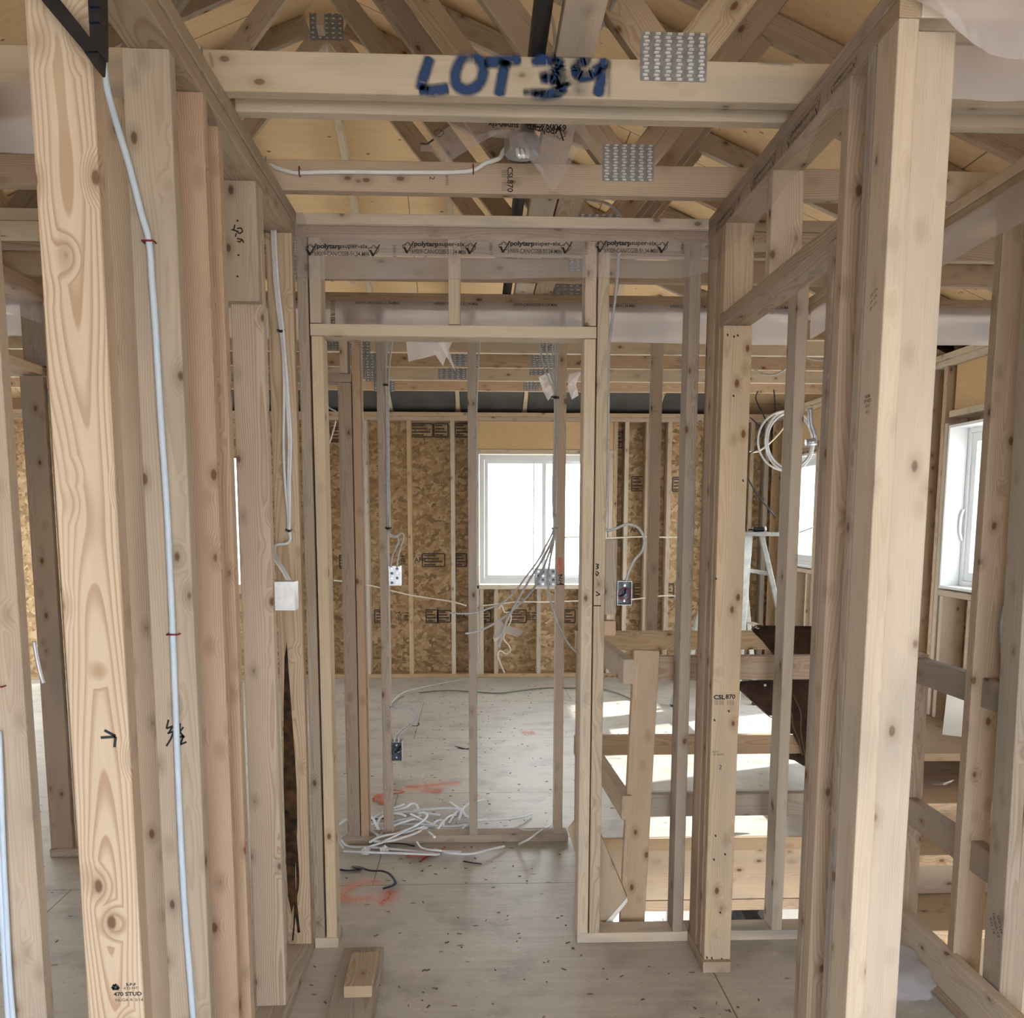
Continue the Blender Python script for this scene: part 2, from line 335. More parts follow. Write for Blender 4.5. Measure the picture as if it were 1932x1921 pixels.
# ================================================================== the shell
def cells(name, xs, ys, holes, place, mat, label=None, thick=.012, kind='structure', origin=(0, 0, 0)):
    """a sheet with rectangular openings; place(a, b, t) maps sheet coordinates and depth to the world"""
    vs = []; fs = []; idx = {}
    def vid(i, j, k):
        if (i, j, k) not in idx: idx[(i, j, k)] = len(vs); vs.append(place(xs[i], ys[j], thick*k))
        return idx[(i, j, k)]
    solid = lambda i, j: 0 <= i < len(xs)-1 and 0 <= j < len(ys)-1 and (i, j) not in holes
    for i in range(len(xs)-1):
        for j in range(len(ys)-1):
            if not solid(i, j): continue
            q = [(i, j), (i+1, j), (i+1, j+1), (i, j+1)]
            fs.append([vid(a, b, 0) for a, b in q]); fs.append([vid(a, b, 1) for a, b in reversed(q)])
            for (a, b), nb in (((0, 1), (i, j-1)), ((1, 2), (i+1, j)), ((2, 3), (i, j+1)), ((3, 0), (i-1, j))):
                if not solid(*nb): p, s = q[a], q[b]; fs.append([vid(*p, 0), vid(*p, 1), vid(*s, 1), vid(*s, 0)])
    o = mesh(name, vs, fs, mat, label, None, None, kind, origin=origin)
    bm = bmesh.new(); bm.from_mesh(o.data); bmesh.ops.recalc_face_normals(bm, faces=bm.faces); bm.to_mesh(o.data); bm.free(); return o
XL, XR, YF, YB = -4.39, 2.75, 8.25, -1.6
floor = cells('floor', [XL, .47, 1.60, XR+.14], [YB, 1.9, 3.055, 4.0, YF+.14], {(1, 2), (2, 2), (2, 1)}, lambda a, b, t: (a, b, -t), FLOORM, 'worn plywood subfloor with seams and an open stairwell', .019)
farw = cells('wall_far', [XL, -3.0, -2.22, .02, 1.25, XR+.14], [-.3, .88, 1.2, 2.05, 2.10, 2.47], {(3, 1), (3, 2), (3, 3), (1, 2), (1, 1)}, lambda a, b, t: (a, 8.392+t, b), OSB, 'strand board sheathing of the far outside wall')
rw = cells('wall_right', [YB, 4.25, 5.125, 5.45, 6.95, 7.12, 7.86, YF+.14], [-2.6, .02, 1.09, 2.05, 2.47], {(1, 2), (5, 2), (3, 1), (3, 2)}, lambda a, b, t: (2.892+t, a, b), OSB, 'strand board sheathing of the right outside wall')
lw = cells('wall_left', [YB, 5.0, 6.6, 6.9, 8.1, YF+.14], [-.3, .02, 2.10, 2.47], {(1, 1), (3, 1)}, lambda a, b, t: (XL-.14-t, a, b), OSB, 'strand board sheathing of the left outside wall')
cells('wall_back_added', [XL-.14, -1.1, 1.8, XR+.14], [-.3, .3, 2.15, 2.47], {(1, 1)}, lambda a, b, t: (a, YB-t, b), OSB, 'added unseen wall behind the camera, its wide opening shaping the light')  # added out of view; blocks and narrows the daylight from behind the camera
# roof sheathing: two slopes and a hip over the far wall
ZR = lambda d: 2.566+.42*d
def roofpt(x, y, lift=0.): return V((x, y, ZR(min(XR+.14-x, x-XL, 8.39-y))+lift))
xm = (XR+.14+XL)/2; hw = (XR+.14-XL)/2; e = .45
rv = [roofpt(xm, YB), roofpt(xm, 8.39-hw), roofpt(XR+.14+e, YB), roofpt(XR+.14+e, 8.39+e), roofpt(XL-e, YB), roofpt(XL-e, 8.39+e)]
tag(mesh('trim_1', [(XL-.14, YB-.01, 2.46), (XR+.14, YB-.01, 2.46), (xm, YB-.01, ZR(hw)), (XL-.14, YB-.02, 2.46), (XR+.14, YB-.02, 2.46), (xm, YB-.02, ZR(hw))], [(0, 1, 2), (5, 4, 3), (0, 3, 4, 1), (1, 4, 5, 2), (2, 5, 3, 0)], PLYW, 'added unseen gable behind the camera, keeping light off the trusses'), kind='structure')  # added out of view to keep sky light off the web fronts
nb = len(rv); rv += [p+V((0, 0, .014)) for p in rv]
ceil = mesh('ceiling', rv, [(0, 1, 3, 2), (0, 4, 5, 1), (1, 5, 3), (6, 8, 9, 7), (6, 7, 11, 10), (7, 9, 11)], ROOFM, 'underside of the plywood roof sheathing', kind='structure', origin=(0, 0, 0))
tag(mesh('ground', [(-60, -60, -2.75), (60, -60, -2.75), (60, 80, -2.75), (-60, 80, -2.75)], [(0, 1, 2, 3)], DIRT, 'pale gravel outside the house', origin=(0, 0, -2.75)), kind='structure')
cells('floor_lower', [XL, XR+.14], [2.0, 8.39], {}, lambda a, b, t: (a, b, -2.6-t), CONC, 'concrete floor of the level below', .1)
# rim of the stairwell
box('rim_joist', .47, 2.6, 4.0, 4.038, -.316, -.020, WP, 'wide rim joist along the far side of the stairwell', 'joist')
box('rim_plate', .47, 2.6, 4.0, 4.089, -.374, -.319, WW, 'doubled plate under the stairwell rim joist', 'plate')
box('floor_nosing', .47, 1.83, 3.985, 4.0, -.066, -.002, WB, 'narrow strip along the far lip of the stairwell', 'trim')
box('rim_joist', .432, .468, 3.06, 4.0, -.30, -.020, WB, 'joist along the left side of the stairwell', 'joist')
box('rim_joist', .47, 1.6, 3.02, 3.054, -.30, -.021, WB, 'joist under the near lip of the stairwell', 'joist')

# soffits and fascias added to stop outside light leaking in at the eaves
for k, (x0, x1, y0, y1) in enumerate(((XR+.16, XR+.60, YB, 8.85), (XL-.60, XL-.16, YB, 8.85), (XL-.16, XR+.16, 8.41, 8.85))):
    sf = cells('trim_%d' % (k+2), [x0, x1], [y0, y1], {}, lambda a, b, t: (a, b, 2.30+t), SIDING, 'added white soffit closing the eave against stray light', .012)
for k, (a, b) in enumerate((((XR+.60, YB), (XR+.60, 8.85)), ((XL-.60, YB), (XL-.60, 8.85)), ((XL-.60, 8.85), (XR+.60, 8.85)))):
    tag(mesh('trim_%d' % (k+5), [(a[0], a[1], 2.27), (b[0], b[1], 2.27), (b[0], b[1], 2.42), (a[0], a[1], 2.42)], [(0, 1, 2, 3)], SIDING, 'added white fascia closing the eave against stray light'), kind='structure')
# windows -------------------------------------------------------------------
def window(name, a0, a1, z0, z1, pl, ins, depth, label, slider=True, box_in=0.):
    """pl(a, d, z): a along the wall, d outwards from the frame's inside face"""
    def bx(nm, A0, A1, d0, d1, Z0, Z1, mat, parent):
        vs = [pl(a, d, z) for a in (A0, A1) for d in (d0, d1) for z in (Z0, Z1)]
        return mesh(nm, vs, [(0, 1, 3, 2), (4, 6, 7, 5), (0, 4, 5, 1), (2, 3, 7, 6), (0, 2, 6, 4), (1, 5, 7, 3)], mat, parent=parent)
    def ring(nm, A0, A1, d0, d1, Z0, Z1, w, mat, parent):
        vs = []; fs = []
        for d in (d0, d1):
            for (p, q) in ((0, 0), (w, w)): vs += [pl(A0+p, d, Z0+q), pl(A1-p, d, Z0+q), pl(A1-p, d, Z1-q), pl(A0+p, d, Z1-q)]
        for k in range(4):
            n = (k+1) % 4
            fs += [(k, n, 4+n, 4+k), (8+k, 12+k, 12+n, 8+n), (k, 8+k, 8+n, n), (4+k, 4+n, 12+n, 12+k)]
        return mesh(nm, vs, fs, mat, parent=parent)
    e = tag(bpy.data.objects.new(name, None), label, None, None, 'structure'); C.objects.link(e); e.location = pl((a0+a1)/2, 0, z0); e.matrix_world = Matrix.Translation(e.location)
    fr = ring('window_frame', a0, a1, ins, ins+.07, z0, z1, .045, VINYL, e)
    if box_in: ring('jamb_extension', a0, a1, ins-box_in, ins-.001, z0, z1, .016, VINYL, e)
    am = (a0+a1)/2
    if slider:
        s1 = ring('sash', a0+.046, am+.02, ins+.012, ins+.035, z0+.046, z1-.046, .035, VINYL, e); s2 = ring('sash', am-.02, a1-.046, ins+.038, ins+.06, z0+.046, z1-.046, .035, VINYL, e)
        bx('pane', a0+.08, am-.014, ins+.022, ins+.026, z0+.08, z1-.08, GLASS, s1); bx('pane', am+.014, a1-.08, ins+.047, ins+.051, z0+.08, z1-.08, GLASS, s2)
        ring('stop', am-.10, a1-.046, ins+.002, ins+.01, z0+.046, z1-.046, .012, VINYL, e)
    else:
        s1 = ring('sash', a0+.046, a1-.046, ins+.012, ins+.05, z0+.046, z1-.046, .05, VINYL, e); bx('pane', a0+.09, a1-.09, ins+.03, ins+.034, z0+.09, z1-.09, GLASS, s1)
        tube('crank', [pl(a1-.03, ins-.004, z0+.28), pl(a1-.03, ins-.02, z0+.34), pl(a1-.035, ins-.02, z0+.42), pl(a1-.03, ins-.006, z0+.46)], .008, VINYL, parent=e)
    return e
window('window_1', .035, 1.237, .893, 2.088, lambda a, d, z: V((a, 8.25+d, z)), 0.02, 0, 'white slider window in the far wall, blown out by daylight', True)
window('window_2', 4.27, 5.115, 1.10, 2.045, lambda a, d, z: V((2.75+d, a, z)), .11, 0, 'white casement window with deep jambs in the right wall, nearer one', False, .11)
window('window_3', 7.14, 7.85, 1.10, 2.045, lambda a, d, z: V((2.75+d, a, z)), .07, 0, 'white window in the right wall, beside the far corner', False, .06)
window('window_4', -2.99, -2.23, .90, 2.04, lambda a, d, z: V((a, 8.25+d, z)), .06, 0, 'window at the left end of the far wall', True)
window('door_added_left_far', 6.92, 8.08, .03, 2.09, lambda a, d, z: V((XL-d, a, z)), .06, 0, 'added unseen glazed door for daylight, far end of the left outside wall', True)  # invented opening, out of view, brightens the far room
window('door_added_left', 5.02, 6.58, .03, 2.09, lambda a, d, z: V((XL-d, a, z)), .06, 0, 'added unseen wide glazed door for daylight in the left outside wall', True)  # second invented opening, out of view, more light on the far floor
window('door_added_right', 5.47, 6.93, .03, 2.045, lambda a, d, z: V((2.75+d, a, z)), .06, 0, 'added hidden sliding glass door for daylight in the right outside wall', True)  # added behind the corner posts to let sky and sun reach the far floor

# ================================================================== far outside wall framing
for z0, z1, nm, mt in ((P2, P1, 'lower', WK), (P1, H, 'upper', WW)):
    box('top_plate', XL, XR, 8.25, 8.39, z0+.0005, z1-.0005, mt, f'{nm} layer of the doubled top plate on the far wall', 'plate')
box('sole_plate', XL, XR, 8.25, 8.39, .0005, .0375, WW, 'sole plate along the foot of the far wall', 'plate')
ORD = ['first', 'second', 'third', 'fourth', 'fifth', 'sixth', 'seventh', 'eighth', 'ninth', 'tenth', 'eleventh', 'twelfth']
for k, x in enumerate((-2.14, -1.80, -1.42, -1.03, -.63, -.23)):
    stud(x, x+.038, 8.25, 8.389, .038, P2, WL if k % 2 else WW, f'full-height stud in the far wall, {ORD[5-k]} to the left of its slider window', name='wall_stud')
stud(-.045, -.007, 8.25, 8.389, .038, P2, WW, 'king stud left of the far slider window')
stud(-.006, .032, 8.25, 8.389, .038, 2.095, WL, 'short jack stud carrying the left end of the far window header')
stud(1.241, 1.279, 8.25, 8.389, .038, 2.095, WL, 'short jack stud carrying the right end of the far window header')
stud(1.28, 1.318, 8.25, 8.389, .038, P2, WW, 'king stud right of the far slider window')
for k, x in enumerate((1.385, 1.58, 1.785, 2.19, 2.44, 2.56, 2.705)):
    stud(x, x+.038, 8.25, 8.389, .038, P2, (WL, WW, WB)[k % 3], f'full-height stud in the far wall, {ORD[k]} to the right of its king stud')
box('window_header', -.006, 1.279, 8.262, 8.389, 2.134, P2-.001, PLYW, 'plywood-faced header above the far slider window', 'header')
box('header_plate', -.006, 1.279, 8.25, 8.389, 2.096, 2.133, WL, 'flat plate under the far window header', 'plate')
box('window_sill_plate', -.006, 1.279, 8.25, 8.389, .842, .88, WL, 'rough sill under the far slider window', 'plate')
for k, x in enumerate((.035, .17, .575, .98)):
    stud(x, x+.038, 8.25, 8.389, .038, .841, WL, f'cripple stud below the far window sill, {ORD[k]} from its left', name='cripple_stud')
# printing on the strand board, between the studs
OI = INKB
def osb_stamp(u, v, w, h, kind):
    p = Y(u, v, 8.39); s = 8.39/F; o = farw; R, U = (1, 0, 0), (0, 0, 1); W, Hh = w*s, h*s; x, z = p.x, p.z
    if kind == 'box':
        for q in (-.5, .5): line(o, [(x-W/2, 8.389, z+q*Hh), (x+W/2, 8.389, z+q*Hh)], .012, (0, -1, 0), OI); line(o, [(x+q*W, 8.389, z-Hh/2), (x+q*W, 8.389, z+Hh/2)], .012, (0, -1, 0), OI)
        for k in range(4): line(o, [(x-W*.42, 8.3888, z+Hh*(.36-.24*k)), (x+W*(.1+.3*((k*7) % 3)/2), 8.3888, z+Hh*(.36-.24*k))], .013, (0, -1, 0), OI)
    else: write(o, kind, Hh, (x, 8.3885, z), (0, 0, 1) if kind in ('2024', '191') else R, (-1, 0, 0) if kind in ('2024', '191') else U, OI, .02)
for a in ((795, 812, 42, 24, 'box'), (832, 812, 26, 24, 'box'), (872, 812, 26, 24, 'box'), (640, 820, 30, 26, 'box'), (818, 1057, 42, 24, 'box'), (793, 1057, 0, 12, 'APA'), (760, 1057, 0, 9, '2024'), (870, 1057, 20, 24, 'box'),
          (722, 1163, 30, 24, 'box'), (754, 1163, 0, 9, '2024'), (768, 1163, 0, 13, '191'), (815, 1163, 22, 24, 'box'), (838, 1163, 24, 22, 'box'), (868, 1163, 0, 12, 'APA'), (916, 1163, 20, 22, 'box'), (976, 1163, 34, 24, 'box'),
          (998, 1163, 0, 9, '2024'), (1008, 1163, 0, 13, '191'), (1075, 1163, 20, 24, 'box'), (1168, 830, 14, 28, 'box'), (1204, 913, 24, 26, 'box'), (1200, 1000, 0, 12, 'APA'), (1280, 914, 22, 26, 'box'), (1205, 1115, 18, 26, 'box'), (1262, 1115, 18, 26, 'box'), (650, 1060, 18, 24, 'box')):
    osb_stamp(*a)

# right and left outside wall framing
for z0, z1, nm in ((P2, P1, 'lower'), (P1, H, 'upper')):
    box('top_plate', 2.75, 2.889, 1.0, 8.248, z0+.0005, z1-.0005, WL, f'{nm} layer of the doubled top plate on the right outside wall', 'plate')
for k, (y, tp) in enumerate(((5.125, 2.06), (5.167, P2), (5.33, P2), (5.41, P2), (6.952, P2), (6.992, P2), (7.034, P2), (7.078, 2.06), (7.862, 2.06), (7.905, P2), (8.16, P2))):
    stud(2.75, 2.889, y, y+.038, .038, tp, (WL, WW, WB)[k % 3], ['jack stud at the far jamb of the nearer right window', 'king stud just past the nearer right window', 'right wall stud between the nearer window and the added glass door', 'stud at the near jamb of the added sliding glass door', 'stud at the far jamb of the added sliding glass door', 'second stud past the added sliding glass door', 'king stud before the far right window', 'jack stud at the near jamb of the far right window', 'jack stud at the far jamb of the far right window', 'king stud after the far right window', 'corner stud where right and far walls meet'][k])
box('sole_plate', 2.75, 2.889, 6.96, 8.248, .0005, .0375, WW, 'sole plate along the foot of the right outside wall, past the added glass door', 'plate')
box('sole_plate', 2.75, 2.889, 4.1, 5.45, .0005, .0375, WW, 'sole plate along the foot of the right outside wall, before the added glass door', 'plate')
for y0, y1, w in ((4.1, 5.12, 'nearer'), (7.12, 7.86, 'far')):
    box('window_header', 2.78, 2.889, y0, y1, 2.13, P2-.001, PLYW, f'stained plywood header above the {w} right window', 'header')
    box('header_plate', 2.75, 2.889, y0, y1, 2.092, 2.129, WL, f'flat plate under the {w} right window header', 'plate')
    box('window_sill_plate', 2.75, 2.889, y0, y1, 1.055, 1.09, WL, f'rough sill under the {w} right window', 'plate')
    for k in range(3): stud(2.75, 2.889, y1-.06-.3*k, y1-.022-.3*k, .038, 1.054, WL, f'cripple stud under the {w} right window sill, {ORD[k]} from the far jamb', name='cripple_stud')
for k, (a, b) in enumerate(((4.22, 4.9), (5.2, 5.4))): cells('wall_%s_lining' % ('near', 'far')[k], [a, b], [.04, 1.05], {}, lambda p, q, t: (2.885-t, p, q), PLYW, None, .003)
box('top_plate', XL-.139, XL, .5, 8.248, P2, H, WB, 'top plate of the left outside wall', 'plate')

# ================================================================== roof trusses
def gusset_mesh(w=.155, h=.105, nx=6, nz=13):
    vs = []; fs = []
    mi = []
    def bx(x0, x1, y0, y1, z0, z1, sl=0):
        mi.extend([1 if sl else 0]*5); b = len(vs); vs.extend([(x0, y1, z0), (x1, y1, z0), (x1, y1, z1), (x0, y1, z1), (x0+sl, y0, z0+sl), (x1-sl, y0, z0+sl), (x1-sl, y0, z1-sl*.2), (x0+sl, y0, z1-sl*.2)])
        fs.extend([(b+4, b+5, b+6, b+7), (b, b+1, b+5, b+4), (b+1, b+2, b+6, b+5), (b+2, b+3, b+7, b+6), (b+3, b, b+4, b+7)])
    bx(-w/2, w/2, -.0012, 0, -h/2, h/2)
    for i in range(nx):
        for j in range(nz):
            x = -w/2+w*(i+.5)/nx; z = -h/2+h*(j+.5)/nz; s = .0015*(-1)**(j)
            bx(x-.0062+s, x+.0062+s, -.0045, -.0012, z-.0025, z+.0022, .0012)
    me = bpy.data.meshes.new('gusset_plate'); me.from_pydata(vs, [], fs); me.materials.append(STEELD); me.materials.append(STEELB)
    for p, k in zip(me.polygons, mi): p.material_index = k
    return me
GUS = gusset_mesh(); GUSS = gusset_mesh(.155, .105, 5, 6)
def gusset(x, y, z, parent, near=True, sx=1., sz=1.):
    o = bpy.data.objects.new('gusset_plate', GUS if near else GUSS); C.objects.link(o); o.parent = parent
    o.matrix_local = Matrix.Translation(V((x, y-.0003, z))-parent.location) @ Matrix.Diagonal((sx, 1, sz, 1)); return o
TR = []
def truss(y, label, mats, far=False, xs=None):
    e = empty('roof_truss', (xm, y+.019, H), label, 'truss', 'roof trusses'); hy = 8.39-y
    tb = box('bottom_chord', XL-.0, XR+.12, y, y+.038, H+.001, 2.556, mats[0], parent=e)
    zt = lambda x: ZR(min(XR+.14-x, x-XL, hy))-.008
    full = hy >= hw
    segs = []
    if full: segs = [((XL-.3, xm-.001)), ((xm+.001, XR+.44))]
    else: segs = [(XL-.3, XL+hy-.001), (XR+.14-hy+.001, XR+.44)]
    for a, b in segs:
        n = V((0, 0, -1)); za = ZR(min(XR+.14-a, a-XL, hy))-.008; zb = ZR(min(XR+.14-b, b-XL, hy))-.008
        d = V((b-a, 0, zb-za)).normalized(); nn = V((d.z, 0, -d.x)) * .0445
        board('top_chord', V((a, y+.019, za))+nn, V((b, y+.019, zb))+nn, .089, .038, (0, 0, 1), mats[1], parent=e)
    for xb, xt in ((-2.6, -2.6), (1.72, 1.72)) if y > 5 else ((-1.96, -2.57), (-1.96, xm), (.46, xm), (.46, 1.07)):
        zt0 = zt(xt)-.085
        if zt0-2.556 < .12: continue
        s = 0 if y > 5 else .035 if xt > xb else -.035
        board('web', V((xb+s*.8, y+.019, 2.558)), V((xt-s*.9, y+.019, zt0)), .089, .037, (1, 0, 0) if y < 5 else (0, 1, 0), mats[2], parent=e)
    gusset(.46, y, 2.5615, e, not far); gusset(-.69, y, 2.508, e, not far)
    if not far:
        gusset(xm, y, zt(xm)-.06, e, False, 1.3, 1.2); gusset(-1.96, y, 2.5615, e, False)
    if 4.8 < y < 5: gusset(xm, y, zt(xm)-.05, e, False, 1.1, 1.3)
    TR.append((e, tb)); return e, tb
NEAR = [(1.555, 'roof truss just above the top edge of the view, nearest the camera', (WB, WB, WB)), (2.165, 'roof truss with LOT 39 sprayed in blue on its bottom chord', (WL, WB, WB)), (2.775, 'roof truss with a white cable stapled along its bottom chord', (WK, WB, WB)),
        (3.385, 'roof truss directly behind the doorway wall, mostly hidden by its plates', (WB, WB, WB)), (3.746, 'roof truss just in front of the second partition', (WB, WB, WG))]
for y, lb, mt in NEAR: truss(y, lb, mt)
FARY = (4.36, 4.865, 5.335, 5.84, 6.385, 6.89)
for k, y in enumerate(FARY): truss(y, f'stepped hip truss over the far room, {ORD[k]} beyond the second partition', (WW if k % 2 else WL, WB, WB), True)
for u0, u1, v, k in ((612, 642, 650, 2), (683, 704, 698, 4), (827, 880, 705, 4), (852, 905, 675, 3), (1003, 1055, 681, 3), (1020, 1056, 650, 2), (988, 1016, 727, 5), (1285, 1300, 677, 3)):
    a = Y(u0, v, FARY[k]); b = Y(u1, v, FARY[k]); gusset((a.x+b.x)/2, FARY[k], 2.515, TR[5+k][0], False, (b.x-a.x)/.155, .75)
# LOT 39, sprayed on the bottom chord of the second truss
tb = TR[1][1]; yy = 2.1646
L = lambda *pts: [V((Y(u_, v_, yy).x, yy, Y(u_, v_, yy).z)) for u_, v_ in pts]
N_ = (0, -1, 0); SW = .036
for pts in (((812, 106), (806, 125), (798, 150), (792, 172)), ((790, 168), (815, 171), (848, 166)), ((893, 106), (872, 112), (860, 135), (862, 160), (882, 170), (904, 158), (912, 132), (902, 110), (884, 107)), ((912, 118), (945, 116), (985, 112)), ((956, 112), (948, 145), (941, 183)),
            ((1000, 116), (1030, 113), (1056, 120), (1044, 138), (1015, 146)), ((1018, 146), (1048, 152), (1060, 168), (1040, 178), (1000, 177)), ((1118, 112), (1098, 118), (1086, 134), (1100, 144), (1120, 138), (1136, 120)), ((1142, 108), (1138, 130), (1132, 160), (1128, 184))):
    stroke(tb, L(*pts), SW, N_, SPBLUE)
for pts, w in (((((1040, 114), (1052, 112))), .03), (((985, 174), (1035, 176)), .024), (((1062, 130), (1072, 165)), .03)): stroke(tb, L(*pts), w, N_, SPTEAL)
stroke(tb, L((1090, 106), (1092, 186)), .075, N_, SPGREY); stroke(tb, L((1050, 110), (1056, 184)), .05, N_, SPTEAL); stroke(tb, L((1150, 110), (1149, 187)), .018, N_, SPGREY); stroke(tb, L((395, 98), (402, 128)), .012, N_, SPGREY); stroke(tb, L((1428, 118), (1500, 122)), .014, N_, SPGREY)
# printing on the cable chord
tb = TR[2][1]; yy = 2.7746; s2 = 2.775/F
def ink(o, txt, u, v, h, y, right=(1, 0, 0), up=(0, 0, 1), mat=None, bold=.0, sx=1.): p = Y(u, v, y); write(o, txt, h*y/F, p, right, up, mat or INK, bold, sx)
ink(tb, 'CSL', 962, 327, 13, yy, (0, 0, -1), (1, 0, 0), None, .02); ink(tb, '870', 962, 351, 14, yy, (0, 0, -1), (1, 0, 0), None, .02)
for k in range(3): ink(tb, 'NLGA', 952+4*(k-1), 328, 5, yy, (0, 0, -1), (1, 0, 0), INKB); ink(tb, 'KD-HT', 952+4*(k-1), 352, 5, yy, (0, 0, -1), (1, 0, 0), INKB)
ink(tb, '2', 815, 336, 13, yy, (0, 0, -1), (1, 0, 0)); ink(tb, '80393', 843, 340, 7, yy, (0, 0, -1), (1, 0, 0), INKB)
box('ceiling_joist', -.57, 2.6, 2.266, 2.304, H+.001, 2.556, WL, 'clean pale joist standing close behind the LOT 39 truss', 'joist')
box('catwalk_board', .187, .275, .9, 6.2, 2.557, 2.594, WL, 'long flat board laid across the trusses beside the black pipe', 'board')
box('catwalk_board', .281, .365, 2.95, 6.2, 2.557, 2.594, WB, 'second flat board on the trusses, to the right of the long one', 'board')
tube('vent_pipe', [(.145, .9, 2.582), (.146, 2.2, 2.582), (.152, 4, 2.582), (.155, 6.2, 2.582)], .021, BLACK, 'black plastic pipe running over the trusses towards the far room', 'pipe', seg=14)
# hip jacks and dark baffles over the far wall
for k in range(11):
    x = -3.85+.615*k; y0 = 8.39-min(x-XL, XR+.14-x)+.05
    if y0 > 8.0: continue
    board('jack_rafter', V((x, y0, ZR(8.39-y0)-.06)), V((x, 8.39, ZR(0)-.06)), .038, .089, (1, 0, 0), WL, f'hip jack rafter meeting the far wall plate, {ORD[k]} from the left', 'rafter')
    if k: mesh('insulation_baffle', [(x-.59, 7.2, 2.94), (x-.025, 7.2, 2.94), (x-.025, 8.38, 2.470), (x-.59, 8.38, 2.470), (x-.59, 7.2, 2.945), (x-.025, 7.2, 2.945), (x-.025, 8.38, 2.475), (x-.59, 8.38, 2.475)], [(0, 1, 2, 3), (7, 6, 5, 4), (0, 4, 5, 1), (1, 5, 6, 2), (2, 6, 7, 3), (3, 7, 4, 0)], BAFFLE, f'dark insulation baffle between hip jacks, {ORD[k-1]} from the left', 'baffle')

# ================================================================== left wall of the passage
LX0, LX1 = -.659, -.570
box('top_plate', LX0, LX1, .2, 2.958, P2+.0005, P1-.0005, WB, 'lower layer of the top plate on the left passage wall', 'plate')
box('top_plate', LX0, LX1+.004, .2, 2.958, P1+.0005, H-.0005, WG, 'upper layer of the top plate on the left passage wall', 'plate')
box('sole_plate', LX0-.004, LX1, .6, 2.958, .0005, .0375, WG, 'sole plate under the left passage wall studs', 'plate')
B = box('wall_stud', -.648, -.556, 1.40, 1.438, .039, P2-.001, WC, 'wide pale stud with the arrow mark and grade stamp, front left', STUD)
Cs = stud(-.671, -.582, 1.828, 1.866, .038, P2, WP, 'waney pale stud with white cable stapled down its face')
stud(-.659, -.570, 1.998, 2.030, .038, P2, WK, 'pinkish stud right behind the cabled stud, left wall')
stud(-.655, -.572, 2.112, 2.150, .038, P2-.02, WK, 'reddish stud with a split top, left wall')
stud(-.792, -.700, 2.034, 2.072, .038, P2, WB, 'brown stud in the gap between arrow stud and cabled stud', name='partition_stud')
blk = stud(-.669, -.580, 2.489, 2.526, 2.083, P2, WP, 'short scrap block nailed high over a stud, marked with a pen')
Fs = stud(-.668, -.579, 2.527, 2.565, .038, P2, WC, 'clean oval-grained stud under the short block, left wall')
Gs = stud(-.655, -.574, 2.918, 2.956, .038, P2, WC, 'stud with a long strip of black bark, carrying three cables')
# stamps and pen marks
def pen(o, pts, y, w=.0045, mat=None): line(o, [Y(a, b, y) for a, b in pts], w, (0, -1, 0), mat)
pen(B, [(190, 1392), (218, 1390), (216, 1410)], 1.3995); pen(B, [(197, 1378), (218, 1389)], 1.3995)
for tx, u_, v_, h_ in (('470 STUD', 241, 1876, 11), ('NLGA R 3/16', 244, 1887, 8.5), ('S-P-F', 247, 1858, 8), ('KD-HT', 247, 1865, 8)): ink(B, tx, u_, v_, h_, 1.3995, bold=.03 if 'S' in tx[:6] else 0, sx=1.15)
line(B, [Y(212, 1866, 1.3995), Y(216, 1858, 1.3995), Y(220, 1860, 1.3995), Y(224, 1866, 1.3995), Y(212, 1866, 1.3995)], .005, (0, -1, 0))
for p in ([(318, 1358), (314, 1375), (326, 1370), (318, 1384)], [(316, 1384), (328, 1380), (322, 1395), (314, 1408)], [(340, 1365), (338, 1382), (346, 1372)], [(338, 1392), (346, 1388), (340, 1405), (352, 1400)], [(334, 1375), (348, 1392)]): pen(Cs, p, 1.8275, .004)
for p in ([(443, 424), (441, 434), (437, 433), (450, 437)], [(447, 431), (455, 430), (458, 437), (452, 441), (446, 436)], [(446, 440), (444, 447)], [(447, 450), (457, 452), (452, 457), (448, 455)], [(457, 452), (460, 458)]): pen(blk, p, 2.4885, .0035)
for v_ in (415, 480, 520): pen(blk, [(445+(v_ % 7), v_), (447+(v_ % 7), v_+3)], 2.4885, .005)
# black bark on the cable stud
bark = [(541, 1210), (537, 1240), (535, 1330), (535, 1480), (539, 1600), (543, 1690), (550, 1725), (558, 1690), (557, 1640), (561, 1560), (560, 1490), (556, 1420), (550, 1340), (545, 1270)]
add_mesh(Gs, [Y(a, b, 2.9172) for a, b in bark], [tuple(range(len(bark)))], BARK)
for p, w in (([(556, 1560), (562, 1660), (558, 1700), (564, 1760)], .010), ([(552, 1640), (556, 1720), (552, 1775)], .006)): stroke(Gs, [Y(a, b, 2.9168) for a, b in p], w, (0, -1, 0), BARK)
# cable on the pale stud, with red staples
tube('electrical_cable', [Y(188, 60, 1.76), Y(192, 92, 1.80)]+[Y(a, b, 1.819) for a, b in ((203, 170), (222, 240), (243, 310), (266, 400), (281, 455), (286, 520), (292, 600), (298, 700), (304, 800), (311, 900), (317, 1000), (322, 1110), (326, 1200), (331, 1330), (336, 1470), (343, 1620), (350, 1740), (358, 1840), (365, 1930))], .0065, CABLEB, 'thick white cable stapled down the pale waney stud on the left', 'cable', n=4)
def staple(p, L=.011, r=.0014, right=(1, 0, 0), label='red cable staple', out=(0, -1, 0)):
    r_ = V(right)*L; o_ = V(out)*.014; p = V(p)
    return tube('cable_staple', [p-r_-o_*.2, p-r_+o_, p+r_+o_, p+r_-o_*.2], r*1.3, RED, label, 'staple', n=1, seg=6)
staple(Y(283, 458, 1.824), label='red staple on the front left cable, upper one'); staple(Y(329, 1196, 1.824), label='red staple on the front left cable, lower one')
